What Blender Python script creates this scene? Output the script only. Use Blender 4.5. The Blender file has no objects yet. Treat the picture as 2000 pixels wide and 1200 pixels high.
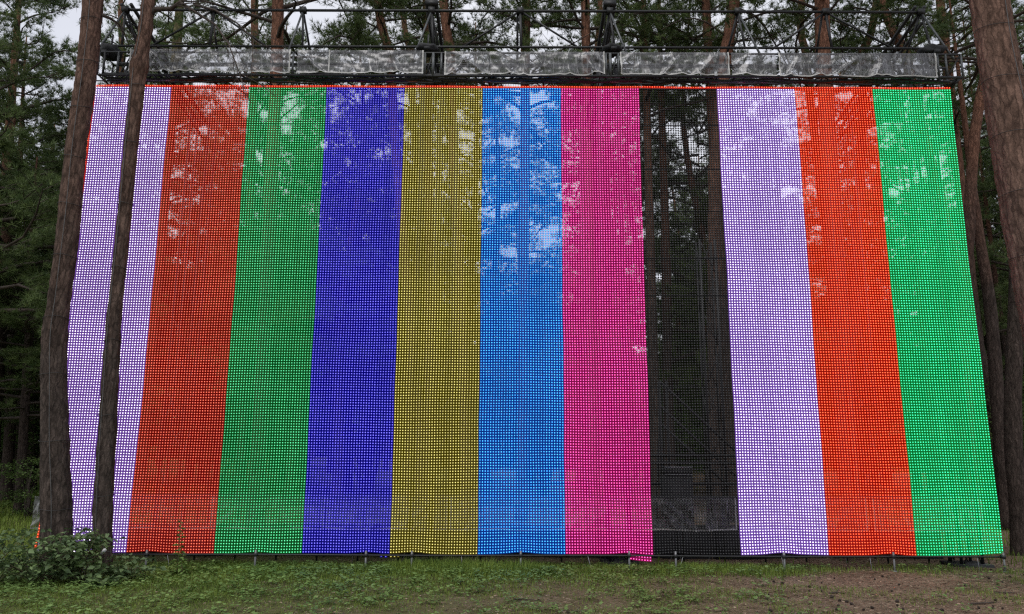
import bpy, math, random
import numpy as np
from mathutils import Vector, Matrix, Euler, noise

random.seed(7)
SC = bpy.context.scene
COL = SC.collection
rad = math.radians

# ------------------------------------------------------------------ camera
FPX = 1500.0                      # focal length in photo pixels (2000 wide)
EYE = Vector((0.0, 0.0, 1.75))
PITCH, ROLL = rad(11.19), rad(0.18)
cam_data = bpy.data.cameras.new("camera")
cam = bpy.data.objects.new("camera", cam_data)
COL.objects.link(cam)
cam_data.sensor_width = 36.0
cam_data.lens = FPX / 2000.0 * 36.0
cam_data.clip_end = 600.0
cam.location = EYE
CAM_ROT = Euler((math.pi / 2 + PITCH, 0, 0)).to_matrix() @ Matrix.Rotation(ROLL, 3, 'Z')
cam.rotation_euler = CAM_ROT.to_euler()
SC.camera = cam

def P(px, py, Y):
    """photo pixel -> point of the plane y = Y"""
    d = CAM_ROT @ Vector(((px - 1000.0) / FPX, -(py - 600.0) / FPX, -1.0))
    return EYE + d * ((Y - EYE.y) / d.y)

def pxm(w, Y, py=600.0):
    """width in photo pixels -> metres at depth Y"""
    d = CAM_ROT @ Vector((0, -(py - 600.0) / FPX, -1.0))
    return w * (Y / d.y) / FPX

# ------------------------------------------------------------------ sky and light
SUN_EL, SUN_AZ = rad(58), rad(200)
world = bpy.data.worlds.new("World")
SC.world = world
world.use_nodes = True
nt = world.node_tree
for n in list(nt.nodes):
    nt.nodes.remove(n)
w_out = nt.nodes.new("ShaderNodeOutputWorld")
w_bg = nt.nodes.new("ShaderNodeBackground")
w_sky = nt.nodes.new("ShaderNodeTexSky")
w_sky.sky_type = 'NISHITA'
w_sky.sun_disc = False
w_sky.sun_elevation = SUN_EL
w_sky.sun_rotation = SUN_AZ
w_sky.dust_density = 4.0
w_hsv = nt.nodes.new("ShaderNodeHueSaturation")
w_hsv.inputs["Saturation"].default_value = 0.35
w_mix = nt.nodes.new("ShaderNodeMixRGB")
w_mix.inputs[0].default_value = 0.86
w_noise = nt.nodes.new("ShaderNodeTexNoise")
w_noise.inputs["Scale"].default_value = 2.6
w_noise.inputs["Detail"].default_value = 6.0
w_ramp = nt.nodes.new("ShaderNodeValToRGB")
w_ramp.color_ramp.elements[0].position = 0.3
w_ramp.color_ramp.elements[0].color = (0.60, 0.63, 0.72, 1)
w_ramp.color_ramp.elements[1].position = 0.72
w_ramp.color_ramp.elements[1].color = (0.94, 0.95, 1.0, 1)
w_mul = nt.nodes.new("ShaderNodeMixRGB")
w_mul.blend_type = 'MULTIPLY'
w_mul.inputs[0].default_value = 1.0
w_mul.inputs[2].default_value = (9.6, 9.6, 9.7, 1)
w_tc = nt.nodes.new("ShaderNodeTexCoord")
nt.links.new(w_tc.outputs["Generated"], w_noise.inputs["Vector"])
nt.links.new(w_noise.outputs[0], w_ramp.inputs[0])
nt.links.new(w_ramp.outputs[0], w_mul.inputs[1])
nt.links.new(w_sky.outputs[0], w_hsv.inputs["Color"])
nt.links.new(w_hsv.outputs[0], w_mix.inputs[1])
nt.links.new(w_mul.outputs[0], w_mix.inputs[2])
nt.links.new(w_mix.outputs[0], w_bg.inputs[0])
w_bg.inputs[1].default_value = 0.12
nt.links.new(w_bg.outputs[0], w_out.inputs[0])

sun_data = bpy.data.lights.new("sun", 'SUN')
sun_data.energy = 1.5
sun_data.angle = rad(35)
sun_data.color = (1.0, 0.97, 0.93)
sun = bpy.data.objects.new("sun", sun_data)
COL.objects.link(sun)
sd = Vector((math.cos(SUN_EL) * math.sin(SUN_AZ), math.cos(SUN_EL) * math.cos(SUN_AZ), math.sin(SUN_EL)))
sun.rotation_euler = sd.to_track_quat('Z', 'Y').to_euler()

SC.view_settings.view_transform = 'Standard'
SC.view_settings.look = 'None'
SC.view_settings.exposure = 0.0
SC.view_settings.gamma = 1.0
SC.view_settings.use_curve_mapping = False
SC.render.engine = 'CYCLES'
SC.cycles.max_bounces = 6
SC.cycles.diffuse_bounces = 3
SC.cycles.glossy_bounces = 2
SC.cycles.transmission_bounces = 3
SC.cycles.transparent_max_bounces = 16
SC.cycles.caustics_reflective = False
SC.cycles.caustics_refractive = False
SC.cycles.use_denoising = False
SC.cycles.denoiser = 'OPENIMAGEDENOISE'
SC.cycles.pixel_filter_type = 'BLACKMAN_HARRIS'
SC.cycles.filter_width = 1.3

# ------------------------------------------------------------------ helpers
def empty(name, loc, label, cat, group=None):
    o = bpy.data.objects.new(name, None)
    o.empty_display_size = 0.2
    COL.objects.link(o)
    o.location = loc
    o["label"] = label
    o["category"] = cat
    if group:
        o["group"] = group
    return o

def tag(o, label=None, cat=None, group=None, kind=None):
    if label: o["label"] = label
    if cat: o["category"] = cat
    if group: o["group"] = group
    if kind: o["kind"] = kind
    return o

def link(name, me, parent=None, loc=(0, 0, 0)):
    o = bpy.data.objects.new(name, me)
    COL.objects.link(o)
    if parent is not None:
        o.parent = parent
    o.location = loc
    return o

def mesh_np(name, verts, faces, mats, mat_idx=None, smooth=False, attr=None):
    """verts (n,3), faces (m,k) constant k"""
    verts = np.asarray(verts, dtype=np.float32)
    faces = np.asarray(faces, dtype=np.int32)
    me = bpy.data.meshes.new(name)
    m, k = faces.shape
    me.vertices.add(len(verts))
    me.vertices.foreach_set("co", verts.ravel())
    me.loops.add(m * k)
    me.loops.foreach_set("vertex_index", faces.ravel())
    me.polygons.add(m)
    me.polygons.foreach_set("loop_start", np.arange(0, m * k, k, dtype=np.int32))
    me.polygons.foreach_set("loop_total", np.full(m, k, dtype=np.int32))
    if mat_idx is not None:
        me.polygons.foreach_set("material_index", np.asarray(mat_idx, dtype=np.int32))
    if smooth is True:
        me.polygons.foreach_set("use_smooth", np.ones(m, dtype=bool))
    elif smooth is not False:
        me.polygons.foreach_set("use_smooth", np.asarray(smooth, dtype=bool))
    for mt in mats:
        me.materials.append(mt)
    if attr is not None:
        a = me.attributes.new("shade", 'FLOAT', 'POINT')
        a.data.foreach_set("value", np.asarray(attr, dtype=np.float32))
    me.update()
    me.validate()
    return me

class Geo:
    """collects triangles"""
    def __init__(s):
        s.v, s.f, s.m, s.a, s.n = [], [], [], [], 0
    def add(s, v, f, m=0, a=0.5):
        v = np.asarray(v, dtype=np.float32).reshape(-1, 3)
        f = np.asarray(f, dtype=np.int32).reshape(-1, 3)
        s.v.append(v); s.f.append(f + s.n)
        s.m.append(np.full(len(f), m, dtype=np.int32) if np.isscalar(m) else np.asarray(m))
        s.a.append(np.full(len(v), a, dtype=np.float32) if np.isscalar(a) else np.asarray(a, dtype=np.float32))
        s.n += len(v)
    def tube(s, pts, radii, k=6, m=0, a=0.5, cap=True):
        v, f = tube_arrays(pts, radii, k, cap)
        s.add(v, f, m, a)
    def box(s, lo, hi, m=0, a=0.5):
        x0, y0, z0 = lo; x1, y1, z1 = hi
        v = [(x0,y0,z0),(x1,y0,z0),(x1,y1,z0),(x0,y1,z0),(x0,y0,z1),(x1,y0,z1),(x1,y1,z1),(x0,y1,z1)]
        q = [(0,3,2,1),(4,5,6,7),(0,1,5,4),(1,2,6,5),(2,3,7,6),(3,0,4,7)]
        f = []
        for A, B, C, D in q:
            f += [(A, B, C), (A, C, D)]
        s.add(v, f, m, a)
    def mesh(s, name, mats, smooth=False):
        return mesh_np(name, np.concatenate(s.v), np.concatenate(s.f), mats,
                       np.concatenate(s.m), smooth, np.concatenate(s.a))

def tube_arrays(pts, radii, k=6, cap=True):
    pts = np.asarray([tuple(p) for p in pts], dtype=np.float64)
    n = len(pts)
    if np.isscalar(radii):
        radii = [radii] * n
    tang = np.gradient(pts, axis=0)
    tang /= np.linalg.norm(tang, axis=1)[:, None] + 1e-9
    ref = np.array([0, 0, 1.0]) if abs(tang[0, 2]) < 0.9 else np.array([1.0, 0, 0])
    V = []
    for i in range(n):
        t = tang[i]
        u = np.cross(ref, t); u /= np.linalg.norm(u) + 1e-9
        w = np.cross(t, u)
        ang = np.arange(k) / k * 2 * math.pi
        V.append(pts[i] + radii[i] * (np.cos(ang)[:, None] * u + np.sin(ang)[:, None] * w))
    V = np.concatenate(V)
    F = []
    for i in range(n - 1):
        for j in range(k):
            a = i * k + j; b = i * k + (j + 1) % k
            F += [(a, b, b + k), (a, b + k, a + k)]
    if cap:
        V = np.concatenate([V, pts[:1], pts[-1:]])
        c0, c1 = n * k, n * k + 1
        for j in range(k):
            F.append((c0, (j + 1) % k, j))
            F.append((c1, (n - 1) * k + j, (n - 1) * k + (j + 1) % k))
    return V, np.array(F)

def tube_obj(name, pts, r, mat, parent, k=8, label=None, smooth=True):
    g = Geo(); g.tube(pts, r, k)
    o = link(name, g.mesh(name, [mat], smooth), parent)
    if parent is not None and tuple(parent.location) != (0, 0, 0):
        o.location = -Vector(parent.location)
    if label: o["label"] = label
    return o

# ------------------------------------------------------------------ materials
def new_mat(name):
    m = bpy.data.materials.new(name)
    m.use_nodes = True
    nt = m.node_tree
    return m, nt, nt.nodes["Principled BSDF"]

def nd(nt, t, **kw):
    n = nt.nodes.new(t)
    for k, v in kw.items():
        n.inputs[k].default_value = v
    return n

def ramp(nt, stops):
    r = nt.nodes.new("ShaderNodeValToRGB")
    while len(r.color_ramp.elements) < len(stops):
        r.color_ramp.elements.new(0.5)
    for e, (p, c) in zip(r.color_ramp.elements, stops):
        e.position = p
        e.color = (c[0], c[1], c[2], 1)
    return r

def plain(name, col, rough=0.6, metal=0.0, var=0.15, scale=30.0, bump=0.0):
    m, nt, b = new_mat(name)
    tc = nt.nodes.new("ShaderNodeTexCoord")
    no = nd(nt, "ShaderNodeTexNoise", Scale=scale, Detail=4.0)
    nt.links.new(tc.outputs["Object"], no.inputs["Vector"])
    c0 = [max(0, x * (1 - var)) for x in col]; c1 = [x * (1 + var) for x in col]
    r = ramp(nt, [(0.3, c0), (0.7, c1)])
    nt.links.new(no.outputs[0], r.inputs[0])
    nt.links.new(r.outputs[0], b.inputs["Base Color"])
    b.inputs["Roughness"].default_value = rough
    b.inputs["Metallic"].default_value = metal
    if bump:
        bu = nd(nt, "ShaderNodeBump", Strength=bump, Distance=0.01)
        nt.links.new(no.outputs[0], bu.inputs["Height"])
        nt.links.new(bu.outputs[0], b.inputs["Normal"])
    return m

def bark_mat(name, low, high, z0, z1, scale=1.0, dark=0.35):
    """grey-brown plates low on the stem turning to orange-red flaky bark higher up"""
    m, nt, b = new_mat(name)
    L = nt.links.new
    tc = nt.nodes.new("ShaderNodeTexCoord")
    n0 = nd(nt, "ShaderNodeTexNoise", Scale=7.0, Detail=5.0)
    L(tc.outputs["Object"], n0.inputs["Vector"])
    dist = nt.nodes.new("ShaderNodeVectorMath"); dist.operation = 'SCALE'; dist.inputs["Scale"].default_value = 0.10
    L(n0.outputs["Color"], dist.inputs[0])
    av = nt.nodes.new("ShaderNodeVectorMath"); av.operation = 'ADD'
    L(tc.outputs["Object"], av.inputs[0]); L(dist.outputs[0], av.inputs[1])
    mp = nt.nodes.new("ShaderNodeMapping")
    mp.inputs["Scale"].default_value = (26 * scale, 26 * scale, 5.5 * scale)
    L(av.outputs[0], mp.inputs["Vector"])
    vo = nt.nodes.new("ShaderNodeTexVoronoi"); vo.feature = 'DISTANCE_TO_EDGE'
    vo.inputs["Scale"].default_value = 1.0; vo.inputs["Randomness"].default_value = 1.0
    L(mp.outputs[0], vo.inputs["Vector"])
    no = nd(nt, "ShaderNodeTexNoise", Scale=0.8, Detail=8.0, Roughness=0.7)
    L(mp.outputs[0], no.inputs["Vector"])
    n3 = nd(nt, "ShaderNodeTexNoise", Scale=55.0, Detail=4.0, Roughness=0.7)
    L(tc.outputs["Object"], n3.inputs["Vector"])
    n2 = nd(nt, "ShaderNodeTexNoise", Scale=1.3, Detail=4.0)
    L(tc.outputs["Object"], n2.inputs["Vector"])
    sep = nt.nodes.new("ShaderNodeSeparateXYZ")
    L(tc.outputs["Object"], sep.inputs[0])
    ad = nt.nodes.new("ShaderNodeMath"); ad.operation = 'MULTIPLY_ADD'
    ad.inputs[1].default_value = 5.0
    L(n2.outputs[0], ad.inputs[0]); L(sep.outputs[2], ad.inputs[2])
    mr = nd(nt, "ShaderNodeMapRange")
    mr.inputs["From Min"].default_value = z0 + 2.5; mr.inputs["From Max"].default_value = z1 + 2.5
    L(ad.outputs[0], mr.inputs["Value"])
    mix = nt.nodes.new("ShaderNodeMixRGB")
    mix.inputs[1].default_value = (*low, 1); mix.inputs[2].default_value = (*high, 1)
    L(mr.outputs[0], mix.inputs[0])
    r1 = ramp(nt, [(0.30, (0.35,) * 3), (0.5, (0.95,) * 3), (0.70, (1.9,) * 3)])
    L(no.outputs[0], r1.inputs[0])
    m1 = nt.nodes.new("ShaderNodeMixRGB"); m1.blend_type = 'MULTIPLY'; m1.inputs[0].default_value = 1
    L(mix.outputs[0], m1.inputs[1]); L(r1.outputs[0], m1.inputs[2])
    r3 = ramp(nt, [(0.3, (0.7,) * 3), (0.7, (1.3,) * 3)])
    L(n3.outputs[0], r3.inputs[0])
    m3 = nt.nodes.new("ShaderNodeMixRGB"); m3.blend_type = 'MULTIPLY'; m3.inputs[0].default_value = 1
    L(m1.outputs[0], m3.inputs[1]); L(r3.outputs[0], m3.inputs[2])
    r2 = ramp(nt, [(0.0, (dark,) * 3), (0.16, (1.0,) * 3)])
    L(vo.outputs[0], r2.inputs[0])
    m2 = nt.nodes.new("ShaderNodeMixRGB"); m2.blend_type = 'MULTIPLY'; m2.inputs[0].default_value = 0.7
    L(m3.outputs[0], m2.inputs[1]); L(r2.outputs[0], m2.inputs[2])
    L(m2.outputs[0], b.inputs["Base Color"])
    b.inputs["Roughness"].default_value = 0.95
    b.inputs["Specular IOR Level"].default_value = 0.12
    bu = nd(nt, "ShaderNodeBump", Strength=0.9, Distance=0.015)
    mm = nt.nodes.new("ShaderNodeMath"); mm.operation = 'MULTIPLY'
    L(no.outputs[0], mm.inputs[0]); L(r2.outputs[0], mm.inputs[1])
    L(mm.outputs[0], bu.inputs["Height"])
    L(bu.outputs[0], b.inputs["Normal"])
    return m

def leaf_mat(name, dark, light, rough=0.55, trans=0.25):
    m, nt, b = new_mat(name)
    at = nt.nodes.new("ShaderNodeAttribute"); at.attribute_name = "shade"
    r = ramp(nt, [(0.0, dark), (1.0, light)])
    nt.links.new(at.outputs["Fac"], r.inputs[0])
    nt.links.new(r.outputs[0], b.inputs["Base Color"])
    b.inputs["Roughness"].default_value = rough
    b.inputs["Specular IOR Level"].default_value = 0.25
    tr = nt.nodes.new("ShaderNodeBsdfTranslucent")
    hs = nt.nodes.new("ShaderNodeHueSaturation"); hs.inputs["Value"].default_value = 1.3
    nt.links.new(r.outputs[0], hs.inputs["Color"])
    nt.links.new(hs.outputs[0], tr.inputs["Color"])
    mx = nt.nodes.new("ShaderNodeMixShader"); mx.inputs[0].default_value = trans
    nt.links.new(b.outputs[0], mx.inputs[1]); nt.links.new(tr.outputs[0], mx.inputs[2])
    nt.links.new(mx.outputs[0], nt.nodes["Material Output"].inputs["Surface"])
    return m

def emit_mat(name, col, var=0.2):
    m = bpy.data.materials.new(name); m.use_nodes = True
    nt = m.node_tree
    b = nt.nodes["Principled BSDF"]
    at = nt.nodes.new("ShaderNodeAttribute"); at.attribute_name = "shade"
    mr = nd(nt, "ShaderNodeMapRange")
    mr.inputs["To Min"].default_value = 1 - var; mr.inputs["To Max"].default_value = 1 + var
    nt.links.new(at.outputs["Fac"], mr.inputs["Value"])
    b.inputs["Base Color"].default_value = (0.012, 0.012, 0.012, 1)
    b.inputs["Roughness"].default_value = 0.6
    b.inputs["Specular IOR Level"].default_value = 0.12
    b.inputs["Emission Color"].default_value = (*col, 1)
    nt.links.new(mr.outputs[0], b.inputs["Emission Strength"])
    m.cycles.emission_sampling = 'NONE'
    return m

M = {}
M['black_steel'] = plain("black_steel", (0.012, 0.013, 0.014), 0.55, 0.0, 0.3, 12)
M['grey_steel'] = plain("grey_steel", (0.085, 0.092, 0.095), 0.4, 0.3, 0.25, 15)
M['galvanised'] = plain("galvanised_steel", (0.30, 0.31, 0.32), 0.45, 0.4, 0.2, 25)
M['post_grey'] = plain("post_grey", (0.17, 0.175, 0.18), 0.5, 0.2, 0.3, 20)
M['black_cloth'] = plain("black_cloth", (0.02, 0.021, 0.023), 0.75, 0, 0.4, 6)
M['led_black'] = plain("led_housing_black", (0.012, 0.012, 0.013), 0.5)
M['cord'] = plain("black_cord", (0.015, 0.015, 0.016), 0.7)
M['wire'] = plain("trunk_wire_grey", (0.07, 0.066, 0.062), 0.5, 0, 0.4, 5)
M['band'] = plain("tie_band_dark", (0.02, 0.018, 0.017), 0.6)
M['white_tape'] = plain("white_hem_tape", (0.46, 0.46, 0.44), 0.6, 0, 0.12, 8)
M['white_lamp'] = plain("white_lamp_shell", (0.62, 0.63, 0.62), 0.4)
M['bark_big'] = bark_mat("bark_front_pine", (0.066, 0.051, 0.043), (0.155, 0.091, 0.067), 3.0, 10.0, 0.6)
M['bark_flaky'] = bark_mat("bark_flaky_pine", (0.10, 0.069, 0.055), (0.165, 0.10, 0.074), 2.0, 9.0, 0.5, 0.35)
M['bark_back'] = bark_mat("bark_forest_pine", (0.062, 0.047, 0.040), (0.22, 0.11, 0.072), 6.0, 12.0, 0.8)
M['bark_moss'] = bark_mat("bark_mossy_pine", (0.10, 0.085, 0.05), (0.15, 0.125, 0.065), 4.0, 11.0, 0.8)
M['twig'] = plain("pine_branch_bark", (0.06, 0.045, 0.036), 0.9, 0, 0.35, 6)
M['needle'] = leaf_mat("pine_needle", (0.045, 0.078, 0.026), (0.185, 0.245, 0.085), 0.5, 0.3)
M['broadleaf'] = leaf_mat("understory_leaf", (0.04, 0.08, 0.022), (0.14, 0.21, 0.06), 0.55, 0.3)
M['shrub_leaf'] = leaf_mat("shrub_leaf", (0.06, 0.10, 0.045), (0.17, 0.245, 0.095), 0.5, 0.2)
M['stem'] = plain("green_brown_stem", (0.09, 0.085, 0.04), 0.8, 0, 0.3, 8)
M['grass'] = leaf_mat("grass_blade", (0.075, 0.135, 0.018), (0.235, 0.315, 0.055), 0.6, 0.25)
M['weed'] = leaf_mat("weed_leaf", (0.07, 0.13, 0.03), (0.22, 0.33, 0.10), 0.55, 0.2)
M['litter'] = leaf_mat("needle_litter", (0.04, 0.026, 0.018), (0.40, 0.30, 0.21), 0.8, 0.0)
M['cone'] = plain("pine_cone_scale", (0.045, 0.032, 0.024), 0.85, 0, 0.4, 60)

def plastic_mat():
    m, nt, b = new_mat("clear_plastic_sheeting")
    nt.nodes.remove(b)
    L = nt.links.new
    tc = nt.nodes.new("ShaderNodeTexCoord")
    def ridge(scale, mapscale, rot, width, detail):
        mp = nt.nodes.new("ShaderNodeMapping"); mp.inputs["Scale"].default_value = mapscale
        mp.inputs["Rotation"].default_value = (0, rot, 0)
        L(tc.outputs["Object"], mp.inputs[0])
        n = nd(nt, "ShaderNodeTexNoise", Scale=scale, Detail=detail, Roughness=0.55, Distortion=0.8)
        L(mp.outputs[0], n.inputs["Vector"])
        su = nt.nodes.new("ShaderNodeMath"); su.operation = 'SUBTRACT'; su.inputs[1].default_value = 0.5
        L(n.outputs[0], su.inputs[0])
        ab = nt.nodes.new("ShaderNodeMath"); ab.operation = 'ABSOLUTE'; L(su.outputs[0], ab.inputs[0])
        mr = nd(nt, "ShaderNodeMapRange"); mr.inputs["From Max"].default_value = width
        mr.inputs["To Min"].default_value = 1.0; mr.inputs["To Max"].default_value = 0.0
        L(ab.outputs[0], mr.inputs["Value"])
        return n, mr
    na, ra = ridge(1.6, (3.0, 1, 0.9), 0.45, 0.022, 1.0)
    nb, rb = ridge(3.6, (2.6, 1, 0.8), -0.5, 0.022, 2.0)
    mx = nt.nodes.new("ShaderNodeMath"); mx.operation = 'MAXIMUM'
    L(ra.outputs[0], mx.inputs[0])
    h2 = nt.nodes.new("ShaderNodeMath"); h2.operation = 'MULTIPLY'; h2.inputs[1].default_value = 0.5
    L(rb.outputs[0], h2.inputs[0]); L(h2.outputs[0], mx.inputs[1])
    # how milky the film is: thin haze, whiter along creases
    hz = nt.nodes.new("ShaderNodeMath"); hz.operation = 'MULTIPLY_ADD'
    hz.inputs[1].default_value = 0.50; hz.inputs[2].default_value = 0.13
    L(mx.outputs[0], hz.inputs[0])
    bu = nd(nt, "ShaderNodeBump", Strength=0.45, Distance=0.04)
    sm = nt.nodes.new("ShaderNodeMath"); sm.operation = 'ADD'
    L(na.outputs[0], sm.inputs[0]); L(nb.outputs[0], sm.inputs[1])
    L(sm.outputs[0], bu.inputs["Height"])
    tr = nt.nodes.new("ShaderNodeBsdfTransparent"); tr.inputs[0].default_value = (0.74, 0.74, 0.75, 1)
    gl = nt.nodes.new("ShaderNodeBsdfGlossy"); gl.inputs["Roughness"].default_value = 0.3
    gl.inputs["Color"].default_value = (0.75, 0.75, 0.77, 1)
    L(bu.outputs[0], gl.inputs["Normal"])
    df = nt.nodes.new("ShaderNodeBsdfDiffuse"); df.inputs[0].default_value = (0.36, 0.36, 0.36, 1)
    L(bu.outputs[0], df.inputs["Normal"])
    m1 = nt.nodes.new("ShaderNodeMixShader")
    L(hz.outputs[0], m1.inputs[0]); L(tr.outputs[0], m1.inputs[1]); L(df.outputs[0], m1.inputs[2])
    m2 = nt.nodes.new("ShaderNodeMixShader")
    lw = nt.nodes.new("ShaderNodeLayerWeight"); lw.inputs["Blend"].default_value = 0.25
    L(bu.outputs[0], lw.inputs["Normal"])
    mm = nt.nodes.new("ShaderNodeMath"); mm.operation = 'MULTIPLY_ADD'
    mm.inputs[1].default_value = 0.4; mm.inputs[2].default_value = 0.03
    L(lw.outputs["Facing"], mm.inputs[0]); L(mm.outputs[0], m2.inputs[0])
    L(m1.outputs[0], m2.inputs[1]); L(gl.outputs[0], m2.inputs[2])
    L(m2.outputs[0], nt.nodes["Material Output"].inputs["Surface"])
    return m
M['plastic'] = plastic_mat()

def ground_mat():
    m, nt, b = new_mat("forest_soil")
    tc = nt.nodes.new("ShaderNodeTexCoord")
    n1 = nd(nt, "ShaderNodeTexNoise", Scale=0.9, Detail=8.0, Roughness=0.62)
    n2 = nd(nt, "ShaderNodeTexNoise", Scale=22.0, Detail=8.0, Roughness=0.7)
    n3 = nd(nt, "ShaderNodeTexNoise", Scale=140.0, Detail=3.0)
    for n in (n1, n2, n3):
        nt.links.new(tc.outputs["Object"], n.inputs["Vector"])
    r1 = ramp(nt, [(0.36, (0.11, 0.08, 0.052)), (0.5, (0.20, 0.138, 0.097)), (0.64, (0.255, 0.182, 0.132))])
    nt.links.new(n1.outputs[0], r1.inputs[0])
    r2 = ramp(nt, [(0.3, (0.5, 0.5, 0.5)), (0.7, (1.4, 1.4, 1.4))])
    nt.links.new(n2.outputs[0], r2.inputs[0])
    mu = nt.nodes.new("ShaderNodeMixRGB"); mu.blend_type = 'MULTIPLY'; mu.inputs[0].default_value = 1
    nt.links.new(r1.outputs[0], mu.inputs[1]); nt.links.new(r2.outputs[0], mu.inputs[2])
    # grassy tint to the left and behind, bare soil to the right
    sep = nt.nodes.new("ShaderNodeSeparateXYZ"); nt.links.new(tc.outputs["Object"], sep.inputs[0])
    ma = nt.nodes.new("ShaderNodeMath"); ma.operation = 'MULTIPLY_ADD'; ma.inputs[1].default_value = -9.0
    nt.links.new(n1.outputs[0], ma.inputs[0]); nt.links.new(sep.outputs[0], ma.inputs[2])
    mr = nd(nt, "ShaderNodeMapRange")
    mr.inputs["From Min"].default_value = -8.0; mr.inputs["From Max"].default_value = 0.5
    mr.inputs["To Min"].default_value = 0.75; mr.inputs["To Max"].default_value = 0.05
    nt.links.new(ma.outputs[0], mr.inputs["Value"])
    mx = nt.nodes.new("ShaderNodeMixRGB"); mx.inputs[2].default_value = (0.075, 0.10, 0.026, 1)
    nt.links.new(mr.outputs[0], mx.inputs[0]); nt.links.new(mu.outputs[0], mx.inputs[1])
    nt.links.new(mx.outputs[0], b.inputs["Base Color"])
    b.inputs["Roughness"].default_value = 1.0
    b.inputs["Specular IOR Level"].default_value = 0.1
    ad = nt.nodes.new("ShaderNodeMath"); ad.operation = 'ADD'
    nt.links.new(n2.outputs[0], ad.inputs[0]); nt.links.new(n3.outputs[0], ad.inputs[1])
    bu = nd(nt, "ShaderNodeBump", Strength=0.7, Distance=0.03)
    nt.links.new(ad.outputs[0], bu.inputs["Height"]); nt.links.new(bu.outputs[0], b.inputs["Normal"])
    return m
M['soil'] = ground_mat()

# ------------------------------------------------------------------ ground
def gz(x, y):
    """ground height"""
    far = max(0.0, y - 15.0)
    h = 0.012 * far + 0.00012 * far * far
    left = max(0.0, min(1.0, (-x - 6.0) / 6.0))
    h += left * 0.018 * max(0.0, y - 13.5)
    h += 0.06 * noise.noise((x * 0.35, y * 0.35, 3.1)) + 0.025 * noise.noise((x * 1.3, y * 1.3, 7.7))
    return h - 0.01

def axis(fine0, fine1, step, lo, hi):
    a = list(np.arange(fine0, fine1 + 1e-6, step))
    s, v = step, fine1
    while v < hi:
        s *= 1.18; v += s; a.append(min(v, hi))
    s, v = step, fine0
    b = []
    while v > lo:
        s *= 1.18; v -= s; b.append(max(v, lo))
    return np.array(b[::-1] + a)

xs = axis(-10, 10, 0.16, -320, 320)
ys = axis(7.5, 16, 0.14, -120, 420)
GV = np.array([(x, y, gz(x, y)) for y in ys for x in xs])
nx, ny = len(xs), len(ys)
ii = np.arange(nx * ny).reshape(ny, nx)
GF = np.stack([ii[:-1, :-1], ii[:-1, 1:], ii[1:, 1:], ii[1:, :-1]], -1).reshape(-1, 4)
ground = link("ground", mesh_np("ground", GV, GF, [M['soil']], None, True))
tag(ground, "brown forest soil with grass at left and bare earth at right", "ground", kind="structure")

# ------------------------------------------------------------------ LED screen
YS = 13.0
XL, XR = P(131.5, 600, YS).x, P(1905.5, 600, YS).x
ZT, ZB = P(1018, 168, YS).z, P(1018, 1083, YS).z
NC, NR = 352, 184
PX, PZ = (XR - XL) / NC, (ZT - ZB) / NR
POST_PX = [292, 503, 717, 806, 1017, 1227, 1317, 1527, 1739, 1952]
POST_X = [P(p, 1085, YS).x for p in POST_PX]

def net_disp(x, z):
    """slack of the net"""
    x = np.asarray(x, dtype=float); z = np.asarray(z, dtype=float)
    t = (z - ZB) / (ZT - ZB)
    dz = (0.006 * np.sin(x * 1.7 + z * 0.6) + 0.003 * np.sin(x * 4.1 + 1.3 + z * 1.9)) * np.clip(1.15 - t, 0, 1)
    dx = 0.004 * np.sin(z * 2.3 + x * 0.7) + 0.002 * np.sin(z * 5.1 + x * 2.0)
    dy = 0.03 * np.sin(x * 0.9 + 0.5) * np.sin(t * math.pi) + 0.008 * np.sin(x * 3.3 + z * 1.1)
    near = np.exp(-np.maximum(z - ZB, 0) / 0.16)
    for xp in POST_X:
        dz = dz + 0.028 * near * np.exp(-((x - xp) / 0.22) ** 2)
    # left edge of the net bellies out a little towards the ground
    dx = dx - 0.10 * np.exp(-(x - XL) / 0.45) * np.exp(-np.maximum(z - ZB, 0) / 0.7)
    return dx, dy, dz

screen = empty("led_net_screen", (0.5 * (XL + XR), YS, ZB),
               "huge see-through net of lights showing vertical colour bars between the pines", "light screen")
S0 = Vector(screen.location)

K = 4
ANG = np.arange(K) / K * 2 * math.pi + math.pi / 4
def bead_proto(r_out, r_core, r_halo=None):
    """one light: chip, lens, black back and an added see-through ring imitating camera bloom"""
    v, f, m = [], [], []
    ring = lambda r, y: [(r * math.cos(a) * PX, y, r * math.sin(a) * PX) for a in ANG]
    v += ring(r_out, 0.0); v += ring(r_core, -0.012)
    for j in range(K):
        b = (j + 1) % K
        f += [(j, b, K + b), (j, K + b, K + j)]; m += [0, 0]
    for j in range(1, K - 1):
        f.append((K, K + j, K + j + 1)); m.append(1)
    nb = len(v)
    v += ring(r_out, 0.003)
    for j in range(1, K - 1):
        f.append((nb, nb + j + 1, nb + j)); m.append(2)
    if r_halo:
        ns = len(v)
        v += ring(r_halo, 0.001)  # added ring carrying the bloom between neighbouring lights
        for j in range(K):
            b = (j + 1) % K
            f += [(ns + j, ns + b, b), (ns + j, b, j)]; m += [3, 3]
    return np.array(v), np.array(f), np.array(m)

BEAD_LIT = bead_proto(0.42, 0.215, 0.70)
BEAD_OFF = bead_proto(0.42, 0.215)
rngL = np.random.default_rng(5)

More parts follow.
